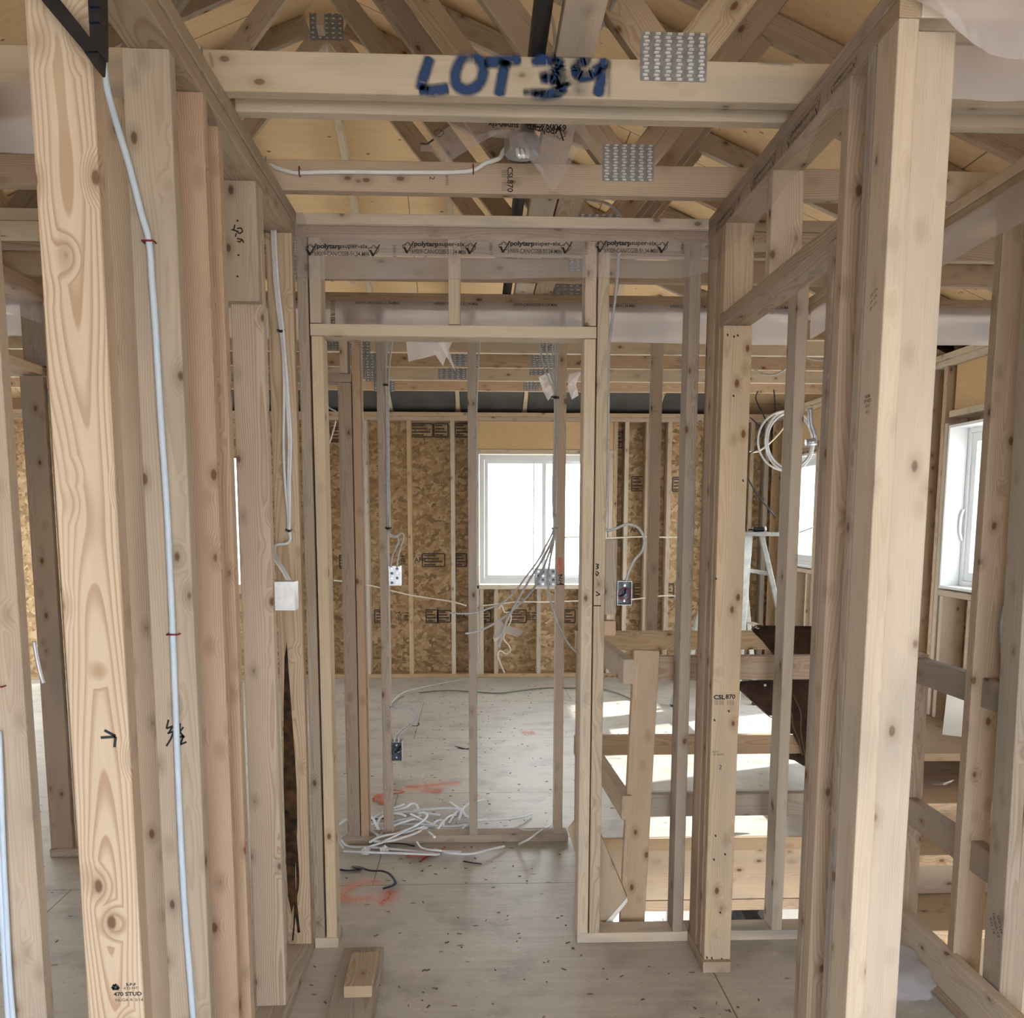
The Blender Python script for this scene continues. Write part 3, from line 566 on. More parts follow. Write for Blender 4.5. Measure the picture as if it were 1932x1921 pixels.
# black V-shaped bracket at the top left
e = empty('black_bracket', Y(185, 125, 1.385), 'black V-shaped bracket hanging in front of the arrow-marked stud top', 'bracket')
def bar(nm, pts, d0, d1, parent, mat=BLACK):
    n = len(pts); vs = [Y(a, b, d0) for a, b in pts]; vs += [V((p.x, d1, p.z)) for p in vs]
    return mesh(nm, vs, [tuple(range(n)), tuple(range(2*n-1, n-1, -1))]+[(i, i+n, (i+1) % n+n, (i+1) % n) for i in range(n)], mat, parent=parent)
bar('arm', [(40, -45), (78, -45), (187, 92), (187, 96), (158, 96)], 1.36, 1.392, e); bar('arm', [(163, -45), (188, -45), (190, 94), (185, 97), (170, 80)], 1.358, 1.385, e); bar('tip', [(158, 97), (187, 96), (185, 129), (181, 130)], 1.365, 1.39, e)
for k in (20, 50): bar('rib', [(167, k-12), (187, k-12), (187, k-9), (167, k-9)], 1.352, 1.358, e, NAVY)

# left room: outer stud, far post, plates, film
As = stud(-1.086, -.997, 1.95, 1.988, .0, P2, WP, 'cut-off stud at the extreme left edge of the view', name='partition_stud')
tube('electrical_cable', [Y(-2, 1380, 1.94), Y(2, 1480, 1.935), Y(6, 1600, 1.935), Y(12, 1720, 1.935), Y(18, 1840, 1.935), Y(26, 1935, 1.935)], .0075, CABLEB, 'white cable hanging down the stud at the extreme left edge', 'cable', flat=.8)
tube('electrical_cable', [Y(-6, 1420, 1.938), Y(-3, 1560, 1.938), Y(3, 1700, 1.938), Y(10, 1830, 1.938), Y(16, 1935, 1.938)], .0065, CABLEB, 'thinner white cable left of the thick one at the extreme left edge', 'cable')
staple(Y(1, 1294, 1.949), label='red staple on the stud at the extreme left edge')
tag(stud(-1.898, -1.803, 3.85, 3.888, .038, 2.09, WG, 'grey nail-dotted jack stud far behind on the left', name='partition_stud'))
stud(-1.795, -1.757, 3.87, 3.953, .038, P2, WW, 'brown corner stud beside the far left jack stud', name='partition_stud')
stud(-1.898, -1.803, 3.892, 3.930, 2.136, P2, WG, 'short grey stud above the far left door header', name='cripple_stud')
board('door_header', (-1.85, 2.6, 2.113), (-1.85, 3.955, 2.113), .089, .037, (1, 0, 0), WW, 'flat header of the doorway far behind on the left', 'header')
box('top_plate', -1.90, -1.802, 1.0, 3.95, P2+.001, H-.001, WW, 'yellowish top plate running back in the left room', 'plate')
box('sole_plate', -1.900, -1.757, 3.845, 3.954, .0005, .0375, WG, 'short sole plate under the grey post on the left', 'plate')
sheet('vapour_barrier', [(-1.795, 2.4, 2.43), (-1.795, 3.1, 2.42), (-1.795, 3.94, 2.42)], [(-1.79, 2.4, 2.27), (-1.785, 3.2, 2.27), (-1.78, 3.94, 2.30)], POLY, 'clear plastic strip under the yellowish plate in the left room', 'plastic film', nrm=(1, 0, 0), seed=5)
sheet('vapour_barrier', [(-2.6, 2.10, 2.452), (-1.6, 2.10, 2.45), (-.70, 2.10, 2.452)], [(-2.6, 2.09, 2.29), (-1.6, 2.08, 2.295), (-.70, 2.09, 2.30)], POLYD, 'glossy plastic strip across the upper left, behind the arrow stud', 'plastic film', seed=8)
box('partition_plate', -2.7, -.70, 2.12, 2.16, 2.36, 2.455, WB, 'plate behind the glossy plastic strip at upper left', 'plate')
tube('electrical_cable', [Y(64, 1210, 2.6), Y(70, 1245, 2.6), Y(77, 1275, 2.6), Y(82, 1289, 2.6)], .006, STEELB, 'grey cable end poking out beside the far left post', 'cable')

# ================================================================== doorway wall at the end of the passage (y = 2.96)
W1 = 2.96; W1b = 3.049
for z0, z1, nm, mt in ((P2, P1, 'lower', WB), (P1, H, 'upper', WL)):
    box('top_plate', -.569, .756, W1, W1b, z0+.0005, z1-.0005, mt, f'{nm} top plate above the doorway at the end of the passage', 'plate')
    box('top_plate', .848, 1.458, W1, W1b, z0+.0005, z1-.0005, WB, f'{nm} top plate of the doorway wall, part right of the passage', 'plate')
    box('top_plate', -1.80, -.661, W1, W1b, z0+.0005, z1-.0005, WL, f'{nm} top plate of the doorway wall, part left of the passage', 'plate')
box('sole_plate', -.569, -.488, W1, W1b, .0005, .0375, BLUEST, 'cut end of sole plate left of the doorway', 'plate')
box('sole_plate', .357, .7555, W1, W1b, .0005, .0375, BLUEST, 'blue-stained sole plate right of the doorway', 'plate')
box('sole_plate', .848, 1.458, W1, W1b, .0005, .0375, BLUEST, 'blue-stained sole plate past the right passage wall', 'plate')
stud(-.569, -.535, W1, W1b, .038, P2, WG, 'king stud left of the doorway')
stud(-.529, -.492, W1, W1b, .038, 2.087, WP, 'jack stud left of the doorway, split by a dark gap')
stud(.357, .395, W1, W1b, .038, 2.087, WP, 'jack stud right of the doorway')
K1 = stud(.399, .437, W1, W1b, .038, P2, WB, 'king stud right of the doorway, numbered with a pen')
box('door_header', -.531, .396, W1, W1b, 2.0885, 2.1265, WL, 'flat header across the doorway', 'header')
stud(-.086, -.048, W1, W1b, 2.128, P2, WP, 'cripple stud above the doorway header', name='cripple_stud')
stud(-.531, -.494, W1, W1b, 2.128, P2, WP, 'cripple stud over the left end of the doorway header', name='cripple_stud')
stud(.357, .395, W1, W1b, 2.128, P2, WB, 'cripple stud over the right end of the doorway header', name='cripple_stud')
stud(.699, .737, W1, W1b, .038, P2, WG, 'stud of the doorway wall next to the right corner')
stud(1.058, 1.096, W1, W1b, .038, P2, WP, 'stud of the doorway wall seen through the right doorway')
stud(.44, .482, W1+.03, W1b-.005, Y(1150, 1160, 2.99).z, Y(1150, 1018, 2.99).z, WG, 'short grey backing block beside the penned king stud')
stud(.438, .481, W1+.032, W1b-.006, Y(1150, 1200, 2.99).z, Y(1150, 1172, 2.99).z, WB, 'lower short block beside the penned king stud')
def penx(o, pts, y, w=.004): line(o, [Y(a, b, y) for a, b in pts], w, (0, -1, 0))
for p in ([(1124, 1064), (1130, 1066), (1125, 1069), (1130, 1071), (1124, 1074)], [(1124, 1078), (1130, 1081), (1126, 1087), (1124, 1081)], [(1124, 1116), (1132, 1122), (1124, 1124)], [(1119, 1143), (1134, 1143)]): penx(K1, p, W1-.0005)
# ================================================================== right wall of the passage
RX0, RX1 = .757, .846
box('top_plate', RX0, RX1, 1.664, 2.958, P2+.0005, P1-.0005, WB, 'lower layer of the top plate on the right passage wall', 'plate')
box('top_plate', RX0, RX1, 1.55, 3.049, P1+.0005, H-.0005, WB, 'upper layer of the top plate on the right passage wall', 'plate')
R1 = stud(.757, .795, 1.664, 1.751, .0, P2, WL, 'pale corner stud with grade stamp at the near end of the right wall')
R2 = stud(.797, .884, 1.704, 1.742, .0, P2, WL, 'wide pale stud nailed beside the right corner stud')
stud(.757, .843, 1.755, 1.789, .0, P2, WG, 'light-edged stud just behind the right corner stud')
stud(.757, .846, 1.867, 1.905, .0, P2, WK, 'brown king stud at the near side of the right doorway')
stud(.757, .846, 1.910, 1.946, .0, 2.090, WG, 'grey jack stud at the near side of the right doorway')
box('door_header', RX0, RX1, 1.910, 2.795, 2.0925, 2.1295, WB, 'flat header over the right doorway, seen at an angle', 'header')
stud(RX0, RX1, 2.758, 2.796, 2.131, P2, WC, 'far cripple stud above the right doorway header', name='cripple_stud')
stud(RX0+.006, RX1, 2.352, 2.390, 2.131, P2, WC, 'middle cripple stud above the right doorway header', name='cripple_stud')
D1 = stud(RX0+.003, RX1+.003, 2.757, 2.795, .038, 2.0915, WP, 'pale knotty jack stud at the far side of the right doorway')
stud(RX0, RX1, 2.798, 2.836, .038, P2, WG, 'king stud behind the knotty jack stud of the right doorway')
stud(RX0, RX0+.04, 2.862, 2.957, .038, P2, WK, 'brown corner stud between right passage wall and doorway wall')
box('sole_plate', RX0-.004, RX1, 2.74, 3.049, .0005, .0375, WB, 'stub of sole plate under the right doorway studs', 'plate')
yy = 2.7564
ink(D1, 'CSL', 1357, 1316, 12, yy, bold=.04, sx=1.1); ink(D1, '870', 1378, 1315, 12, yy, bold=.03, sx=1.05)
for k in range(3): ink(D1, 'NLGA', 1357, 1323+3*k, 4, yy, mat=INKB, sx=1.8); ink(D1, 'S-P-F', 1378, 1323+3*k, 4, yy, mat=INKB, sx=1.7)
ink(D1, '80393', 1350, 1419, 5, yy, mat=INKB); ink(D1, '29180304', 1356, 1424, 5, yy, mat=INKB, sx=1.1); ink(D1, '2', 1359, 1448, 13, yy)
for a, b in ((1372, 630), (1384, 633), (1391, 631), (1383, 745), (1401, 905), (1350, 1090), (1333, 1805), (1342, 1806), (1361, 1808), (1354, 1815), (1374, 1340), (1347, 1357), (1367, 1610), (1346, 1620), (1358, 1720), (1349, 1575)): line(D1, [Y(a, b, yy), Y(a+2, b+4, yy)], .005, (0, -1, 0))
# grade stamps on the passage side of the corner stud
for txt, v_, h_ in (('NELMA', 748, 9), ('SPF WEST', 757, 9), ('KD-HT', 766, 8), ('NO. 2', 777, 8)):
    p = X(1637, v_, .7565); write(R1, txt, h_*1.75/F, p, (0, -1, 0), (0, 0, 1), INK, .01, .8)
p = X(1648, 565, .7565)
for k in range(3): write(R1, 'SPF 1234', .008, p+V((0, 0, .012*(k-1))), (0, -1, .35), (0, 0, 1), INKB, .01)
# wall to the right of the right corner (faces the camera), and its plastic
box('top_plate', .797, 1.62, 1.662, 1.751, P2+.0005, P1-.0005, WL, 'lower top plate leaving the right corner stud to the right', 'plate')
box('top_plate', .848, 1.62, 1.662, 1.751, P1+.0005, H-.0005, WL, 'upper top plate leaving the right corner stud to the right', 'plate')

# ================================================================== second partition (y = 3.955)
W2 = 3.955; W2b = 4.044
for z0, z1, nm, mt in ((P2, P1, 'lower', WB), (P1, H, 'upper', WB)):
    box('top_plate', XL, 2.745, W2, W2b, z0+.0005, z1-.0005, mt, f'{nm} top plate of the second partition beyond the doorway', 'plate')
box('sole_plate', -.602, .428, W2, W2b, .0005, .0375, WG, 'sole plate of the second partition, with cable scraps lying on it', 'plate')
stud(-.598, -.540, W2, W2b, .038, 2.088, WG, 'jack stud at the left of the second partition')
stud(-.536, -.499, W2, W2b, .038, P2, WK, 'pinkish king stud at the left of the second partition')
stud(-.430, -.392, W2, W2b, .038, P2, WG, 'grey stud of the second partition carrying two metal boxes')
stud(-.034, .004, W2, W2b, .038, P2, WG, 'middle stud of the second partition, in front of the far window edge')
T3 = stud(.363, .401, W2, W2b, .038, P2, WK, 'stud of the second partition with an orange paint mark')
box('door_header', -1.4, -.538, W2, W2b, 2.0895, 2.127, WG, 'flat header left of the pinkish king stud', 'header')
stud(-.588, -.552, W2, W2b, 2.128, P2, WL, 'cripple stud over the header left of the pinkish king stud', name='cripple_stud')
stud(.794, .846, 4.05, 4.088, .985, P2, WG, 'grey stud rising from the far guard rail')
stroke(T3, [Y(1057, 1050, W2-.0006), Y(1057, 1082, W2-.0006)], .04, (0, -1, 0), SPORANGE); stroke(T3, [Y(1056, 1052, W2-.0008), Y(1057, 1084, W2-.0008)], .034, (0, -1, 0), SPORANGE)
for p in ([(1053, 1086), (1061, 1084), (1055, 1091), (1061, 1092)], [(1054, 1094), (1060, 1097)], [(1051, 1103), (1065, 1103)], [(1058, 1098), (1056, 1102), (1062, 1101)]): penx(T3, p, W2-.001)

# ================================================================== walls beyond the right doorway
QX0, QX1 = 1.462, 1.551
box('top_plate', QX0, QX1, 1.753, 3.95, P2+.0005, P1-.0005, WB, 'lower top plate running back on the far right', 'plate')
box('top_plate', QX0, QX1, 1.753, 3.95, P1+.0005, H-.0005, WL, 'upper top plate running back on the far right', 'plate')
stud(1.472, 1.561, 2.515, 2.553, .0, P2, WB, 'tall pinkish-grey stud right of the pale corner post, in the next wall back')
stud(1.54, 1.60, 2.62, 2.658, .0, P2, WG, 'darker stud half hidden behind the tall pinkish-grey one')
stud(1.63, 1.668, 2.70, 2.79, .0, P2, WB, 'stud seen edge-on right of the tall pinkish-grey one')
Rw = board('wall_stud', (1.512, 2.345, .0), (1.473, 2.345, P2), .038, .089, (1, 0, 0), WG, 'stamped stud with ragged bark edge at the extreme right', STUD)
bk = [(1930, 1640), (1922, 1690), (1918, 1730), (1924, 1775), (1917, 1800), (1912, 1850), (1909, 1921), (1922, 1930), (1932, 1930), (1932, 1640)]
stud(1.528, 1.566, 2.31, 2.40, .0, P2, WG, 'dark stud behind the bark-edged one at the extreme right')
for u_, v_, tx in ((1886, 1745, ('SPF HT', 'NLGA 12', 'KD 19')), (1882, 1898, ('SPF HT', 'NLGA 12'))):
    p = X(u_, v_, 1.4852); r_ = V((0, -.5, -.866)); w_ = V((0, -.866, .5))
    for k, q in enumerate(tx): write(Rw, q, .017, p-w_*(.02*k), r_, w_, INKB, .012)
# stairwell guards ----------------------------------------------------------
def rail(nm, p0, p1, w, t, wd, mat, label, cat='guard rail'): return board(nm, p0, p1, w, t, wd, mat, label, cat)
rail('guard_rail', (.470, 4.113, .931), (1.64, 4.113, .931), .089, .038, (0, 0, 1), WW, 'top rail of the guard on the far side of the stairwell')
rail('guard_rail', (.470, 4.113, .423), (1.64, 4.113, .423), .095, .038, (0, 0, 1), WW, 'middle rail of the guard on the far side of the stairwell')
rail('guard_rail', (.582, 3.165, .962), (1.455, 3.165, .962), .089, .038, (0, 0, 1), WK, 'pinkish top rail of the near stairwell guard')
rail('guard_rail', (.60, 3.165, .442), (1.455, 3.165, .442), .085, .038, (0, 0, 1), WG, 'greyish lower rail of the near stairwell guard')
rail('guard_rail', (.548, 3.10, .958), (.500, 4.05, .965), .089, .038, (0, 0, 1), WP, 'top rail running back on the left of the stairwell, cut end facing out')
rail('guard_rail', (.548, 3.08, .458), (.500, 4.05, .475), .089, .038, (0, 0, 1), WP, 'middle rail running back on the left of the stairwell')
box('guard_post', .455, .493, 3.86, 3.949, .001, .98, WW, 'brown guard post at the far left corner of the stairwell', 'post')
board('guard_post', (.571, 3.12, -.30), (.6135, 3.12, 1.034), .092, .038, (1, 0, 0), WB, 'leaning near guard post between doorway stud and right corner', 'post')
pg = [(1071, 1566), (1085, 1548), (1112, 1538), (1134, 1578), (1183, 1694), (1141, 1742), (1128, 1738)]
n = len(pg); vs = [Y(a, b, 3.075) for a, b in pg]; vs += [v_+V((.004, .024, 0)) for v_ in vs]
mesh('brace_board', vs, [tuple(range(n)), tuple(range(2*n-1, n-1, -1))]+[(i, i+n, (i+1) % n+n, (i+1) % n) for i in range(n)], WP, 'slanting board end braced behind the doorway right studs', 'board')
pg2 = [(1183, 1694), (1184, 1701), (1148, 1749), (1131, 1746), (1128, 1738), (1141, 1742)]
n = len(pg2); vs = [Y(a, b, 3.068) for a, b in pg2]; vs += [v_+V((0, .006, 0)) for v_ in vs]
mesh('offcut_wedge', vs, [tuple(range(n)), tuple(range(2*n-1, n-1, -1))]+[(i, i+n, (i+1) % n+n, (i+1) % n) for i in range(n)], PAPER, 'pale sawn face strip at the foot of the slanting board', 'board')
rail('guard_rail', (1.515, 2.40, .997), (1.58, 3.35, .970), .089, .038, (0, 0, 1), WG, 'top rail of the right-hand guard, running back from the tall stud')
rail('guard_rail', (1.515, 2.40, .491), (1.58, 3.35, .460), .095, .038, (0, 0, 1), WG, 'middle rail of the right-hand guard, running back')
board('guard_post', (1.575, 3.02, -.3), (1.552, 3.02, 1.035), .060, .089, (1, 0, 0), WG, 'dark guard post with a black knot, right of the pale corner post', 'post')
rail('toe_board', (1.466, 1.95, .108), (1.466, 2.86, .110), .127, .036, (0, 0, 1), WP, 'low board running back beside the plastic bag on the floor', 'board')
rail('sole_plate', (1.50, 2.0, .019), (1.50, 2.95, .019), .037, .086, (0, 0, 1), WB, 'sole plate under the right-hand guard', 'plate')
# short stair at the right
for k, (z, y0, y1, lb) in enumerate(((.33, 4.24, 5.2, 'upper tread of the short stair, holding the white carton'), (.165, 3.96, 4.75, 'middle tread of the short stair, with crumpled white plastic'), (0, 3.70, 4.10, 'lower tread of the short stair, strewn with chips'), (-.185, 3.38, 3.80, 'shadowed lowest tread of the short stair'))):
    box('stair_tread', 1.835, 2.735, y0, y1, z-.040, z-.001 if z else .012, WB, lb, 'tread', c=.004)
box('stair_riser', 1.835, 2.735, 4.005, 4.03, .022, .124, WB, 'riser under the middle tread of the short stair', 'riser'); bpy.data.objects['stair_riser'].hide_render = False
box('stair_riser', 1.84, 2.735, 3.73, 3.75, -.183, -.042, WG, 'grey riser under the lower tread of the short stair', 'riser')
cb = Y(1779, 1338, 4.62)
e_ = (1, 0, 0)
ca = Y(1777, 1395, 4.62)
mesh('carton', [V((ca.x+p[0], p[1], p[2])) for p in ((0, 4.62, .331), (.24, 4.45, .331), (.26, 4.74, .331), (.17, 4.85, .331), (.012, 4.62, .575), (.16, 4.49, .575), (.26, 4.72, .575), (.18, 4.85, .575), (.236, 4.45, .50))], [(0, 3, 2, 1), (0, 1, 8, 5, 4), (1, 2, 6, 5, 8), (2, 3, 7, 6), (3, 0, 4, 7), (4, 5, 6, 7)], PAPER, 'white carton standing on the upper stair tread', 'carton')
sheet('packing_paper', [(2.02, 4.66, .331), (2.14, 4.62, .38), (2.22, 4.62, .46), (2.30, 4.60, .39)], [(2.04, 4.52, .334), (2.14, 4.50, .336), (2.22, 4.49, .338), (2.33, 4.52, .333)], BROWNP, 'crumpled brown paper beside the white carton', 'paper', nu=14, nv=5, amp=.008, seed=3)
sheet('plastic_scrap', [(1.86, 4.55, .24), (2.0, 4.50, .22), (2.14, 4.42, .20), (2.36, 4.28, .18)], [(1.86, 4.34, .19), (2.0, 4.30, .191), (2.14, 4.24, .192), (2.36, 4.12, .191)], POLYD, 'crumpled white plastic under the upper stair tread', 'plastic film', nu=16, nv=5, amp=.02, nrm=(0, 0, 1), seed=4)
# plastic bag on the floor behind the corner post
bm = bmesh.new(); bmesh.ops.create_icosphere(bm, subdivisions=4, radius=1); rr = random.Random(5)
from mathutils import noise as NZ
for v_ in bm.verts:
    q = NZ.noise(v_.co*2.3)*.22+NZ.noise(v_.co*6)*.10+abs(NZ.noise(v_.co*4.3+V((3, 1, 2))))*.14
    v_.co = v_.co*(1+q); v_.co = V((v_.co.x*.135, v_.co.y*.14, max(v_.co.z, -.35)*.075))
for f_ in bm.faces: f_.smooth = True
me = bpy.data.meshes.new('bag'); bm.to_mesh(me); bm.free()
tag(link('plastic_bag', me, [BAGM], None, Matrix.Translation(V((1.345, 2.67, .030)))), 'crumpled bag of clear plastic on the floor by the low board', 'plastic bag')

# ================================================================== plastic films with printing
LEAF = [(0, 1), (.16, .68), (.36, .78), (.30, .38), (.58, .60), (.64, .42), (.95, .44), (.82, .18), (.95, .04), (.46, -.36), (.52, -.54), (.06, -.46), (0, -.95), (-.06, -.46), (-.52, -.54), (-.46, -.36), (-.95, .04), (-.82, .18), (-.95, .44), (-.64, .42), (-.58, .60), (-.30, .38), (-.36, .78), (-.16, .68)]
def film_print(o, at, right, up, s, nrm, date=True, check=True):
    r_, w_ = V(right), V(up); at = V(at)
    write(o, 'polytarp', .0205*s, at+r_*(-.043*s)+w_*.012*s, r_, w_, INK, .045, 1.22); write(o, 'super-six', 0.0195*s, at+r_*(.044*s)+w_*.013*s, r_, w_, INK, .018, 1.22)
    write(o, '69009-CAN/CGSB-51.34-M86', .021*s, at+w_*(-.013*s), r_, w_, INK, .002, .72)
    for q in (-.106, .108):
        c_ = at+r_*q*s; line(o, [c_+(r_*a+w_*b)*.019*s for a, b in LEAF+LEAF[:1]], .0022*s, nrm, INKB)
        line(o, [c_+(r_*-.012+w_*.002)*s, c_+(r_*-.003-w_*.018)*s], .007*s, nrm); line(o, [c_+(r_*-.003-w_*.018)*s, c_+(r_*.02+w_*.02)*s], .004*s, nrm)
    if date: write(o, '240617', .0155*s, at+r_*.178*s, -w_, r_, INKB, 0, .9)
# doorway wall
pw = sheet('vapour_barrier', [(-.575, 2.952, 2.43), (-.2, 2.952, 2.432), (.3, 2.952, 2.43), (.76, 2.952, 2.432)], [(-.575, 2.946, 2.285), (-.52, 2.945, 2.26), (-.2, 2.944, 2.262), (.3, 2.944, 2.272), (.64, 2.944, 2.275), (.76, 2.944, 2.30)], POLY, 'clear printed plastic strip hanging above the doorway', 'plastic film', nu=70, nv=8, amp=.003, seed=1, curl=.004)
for a, b in ((645, 472), (828, 468), (1009, 467), (1191, 466)): film_print(pw, Y(a, b, 2.937), (1, 0, 0), (0, 0, 1), .93, (0, -1, 0))
# fold of film at the left corner
sheet('vapour_barrier', [Y(553, 398, 2.94), Y(566, 388, 2.93), Y(578, 420, 2.925)], [Y(556, 432, 2.94), Y(568, 440, 2.93), Y(580, 438, 2.925)], POLY, 'small folded tab of plastic at the left end of the doorway plates', 'plastic film', nu=8, nv=4, amp=.004, seed=2)
# right passage wall
bot = [X(a, b, .748) for a, b in ((1338, 488), (1352, 490), (1368, 476), (1420, 432), (1470, 372), (1517, 316), (1558, 222), (1575, 204), (1628, 200), (1640, 140))]
top = [V((.7535, q, 2.452)) for q in (2.945, 2.90, 2.80, 2.5, 2.3, 2.1, 1.95, 1.9, 1.80, 1.70)]
pr_ = sheet('vapour_barrier', top, bot, POLY, 'printed plastic strip draped along the top of the right passage wall', 'plastic film', nu=70, nv=10, amp=.004, nrm=(-1, 0, 0), seed=11, curl=.003)
for q in (2.70, 2.36, 2.08): film_print(pr_, (.738, q, 2.385), (0, -1, 0), (0, 0, 1), .80, (-1, 0, 0), True)
film_print(pr_, (.738, 1.86, 2.385), (0, -1, 0), (0, 0, 1), .5, (-1, 0, 0), False)
# second partition
p2 = sheet('vapour_barrier', [(-.60, 3.950, 2.43), (.2, 3.95, 2.43), (.77, 3.95, 2.43), (1.455, 3.95, 2.43)], [(-.60, 3.944, 2.26), (.2, 3.942, 2.27), (.77, 3.943, 2.265), (1.455, 3.944, 2.262)], POLYD, 'milky plastic strip along the top of the second partition', 'plastic film', nu=60, nv=8, amp=.004, seed=13)
for q in (-.42, -.08, .26, .60, .94, 1.28): write(p2, '69009-CAN/CGSB-51.34-M86', .016, (q, 3.934, 2.418), (1, 0, 0), (0, 0, 1), INKB, .01, .95)
sheet('vapour_barrier', [(1.56, 3.95, 2.43), (2.2, 3.95, 2.43), (2.74, 3.95, 2.43)], [(1.56, 3.944, 2.26), (2.2, 3.942, 2.27), (2.74, 3.944, 2.262)], POLYD, 'milky plastic strip on the second partition, part at far right', 'plastic film', nu=40, nv=8, amp=.004, seed=14)
sheet('vapour_barrier', [(-2.9, 3.95, 2.43), (-1.5, 3.95, 2.43), (-.62, 3.95, 2.43)], [(-2.9, 3.944, 2.26), (-1.5, 3.942, 2.27), (-.62, 3.944, 2.262)], POLYD, 'milky plastic strip on the second partition, part at far left', 'plastic film', nu=40, nv=8, amp=.004, seed=15)
# right: film over the wall leaving the corner, film under the far right plates
top = [Y(1706, -40, 1.655), Y(1740, -50, 1.652), Y(1830, -60, 1.65), Y(1960, -70, 1.65)]; bot = [Y(1712, 2, 1.655), Y(1760, 28, 1.645), Y(1822, 82, 1.64), Y(1868, 112, 1.64), Y(1960, 120, 1.64)]
sheet('vapour_barrier', top, bot, POLYD, 'big glossy flap of plastic at the upper right corner', 'plastic film', nu=40, nv=10, amp=.0015, seed=21, curl=.012, sag=.02)
sheet('vapour_barrier', [(.885, 1.756, 2.43), (1.3, 1.757, 2.43), (1.62, 1.757, 2.43)], [(.885, 1.758, 2.30), (1.3, 1.759, 2.302), (1.62, 1.76, 2.30)], POLYD, 'second layer of plastic behind the glossy flap at upper right', 'plastic film', nu=30, nv=6, amp=.004, seed=22)
sheet('vapour_barrier', [(1.456, 1.9, 2.40), (1.456, 2.7, 2.40), (1.456, 3.9, 2.40)], [(1.450, 1.9, 2.28), (1.448, 2.7, 2.285), (1.45, 3.9, 2.28)], POLYD, 'milky plastic strip under the plates running back on the far right', 'plastic film', nu=40, nv=6, amp=.004, nrm=(-1, 0, 0), seed=23)
# torn plastic around the ceiling box
def scrap(y, pts, label, mat=POLY, seed=0, c=None):
    return crumple('plastic_scrap', Y(*(c or (sum(p[0] for p in pts)/len(pts), sum(p[1] for p in pts)/len(pts))), y), 0, 0, mat, label, 'plastic film', seed, [Y(a, b, y) for a, b in pts])
e = scrap(2.52, [(862, 228), (1050, 226), (1105, 240), (1119, 258), (1112, 282), (1092, 280), (1068, 330), (1044, 358), (1022, 318), (1006, 290), (970, 262), (935, 250), (896, 252), (870, 290), (838, 309), (815, 290), (792, 284), (795, 270), (818, 262), (840, 240)], 'torn printed plastic hanging around the ceiling box', POLY, 3, (960, 240))
for a, b, q, dx, dz in ((1020, 245, 'polytarp', -1, .18), (950, 236, 'super-six', -1, .05), (1030, 236, '69009-CAN', -1, .12)):
    p = Y(a, b, 2.485); write(e, q, .022, p, (dx, 0, dz), (0, 0, -1), INK, .03)
c_ = Y(1056, 252, 2.485); line(e, [c_+V((a, 0, -b))*.016 for a, b in LEAF+LEAF[:1]], .0012, (0, -1, 0)); line(e, [c_+V((-.012, 0, .0)), c_+V((-.002, 0, .016)), c_+V((.01, 0, -.018))], .004, (0, -1, 0))
c_ = Y(828, 252, 2.485); line(e, [c_+V((a*.9, 0, b*.8))*.016 for a, b in LEAF+LEAF[:1]], .0012, (0, -1, 0)); line(e, [Y(793, 271, 2.48), Y(806, 272, 2.48), Y(818, 263, 2.48)], .005, (0, -1, 0))
scrap(4.84, [(765, 635), (858, 635), (846, 660), (836, 690), (826, 668), (770, 682)], 'torn plastic under the far trusses, left of the middle stud', POLYD, 5)
scrap(4.80, [(822, 636), (838, 640), (848, 665), (860, 702), (846, 680), (830, 655)], 'twisted glossy plastic tail beside the torn plastic at the far trusses', POLYD, 6)
scrap(4.95, [(1016, 712), (1040, 702), (1046, 725), (1044, 745), (1034, 756), (1024, 738)], 'torn plastic left of the cable bundle under the far trusses', POLYD, 7)
scrap(4.95, [(1074, 706), (1098, 700), (1086, 726), (1092, 746), (1078, 755), (1070, 730)], 'torn plastic right of the cable bundle under the far trusses', POLYD, 8)
scrap(8.18, [(942, 1162), (950, 1178), (990, 1190), (976, 1203), (948, 1192), (934, 1212), (930, 1205)], 'scrap of plastic stuck on the far wall below the window', POLYD, 9)
scrap(3.90, [(650, 522), (690, 519), (672, 536), (665, 537), (655, 530)], 'little shiny tag of plastic below the doorway film, left', POLYD, 10)
# ceiling box
e = empty('ceiling_box', Y(985, 284, 2.60), 'shiny octagonal ceiling box half wrapped in torn plastic', 'electrical box')
bm = bmesh.new(); bmesh.ops.create_cone(bm, cap_ends=True, segments=8, radius1=.05, radius2=.05, depth=.04); me = bpy.data.meshes.new('b'); bm.to_mesh(me); bm.free()
link('shell', me, [STEEL], e, Matrix.Translation(Y(985, 278, 2.60)))
for k in range(3): tube('clamp', [Y(976+9*k, 282, 2.56), Y(978+9*k, 292, 2.555), Y(982+7*k, 297, 2.56)], .006, STEELB, parent=e)
mesh('hanger_plate', [Y(922, 246, 2.62), Y(992, 246, 2.62), Y(992, 266, 2.62), Y(922, 258, 2.62), Y(922, 246, 2.63), Y(992, 246, 2.63), Y(992, 266, 2.63), Y(922, 258, 2.63)], [(0, 1, 2, 3), (7, 6, 5, 4), (0, 4, 5, 1), (1, 5, 6, 2), (2, 6, 7, 3), (3, 7, 4, 0)], STEEL, parent=e)

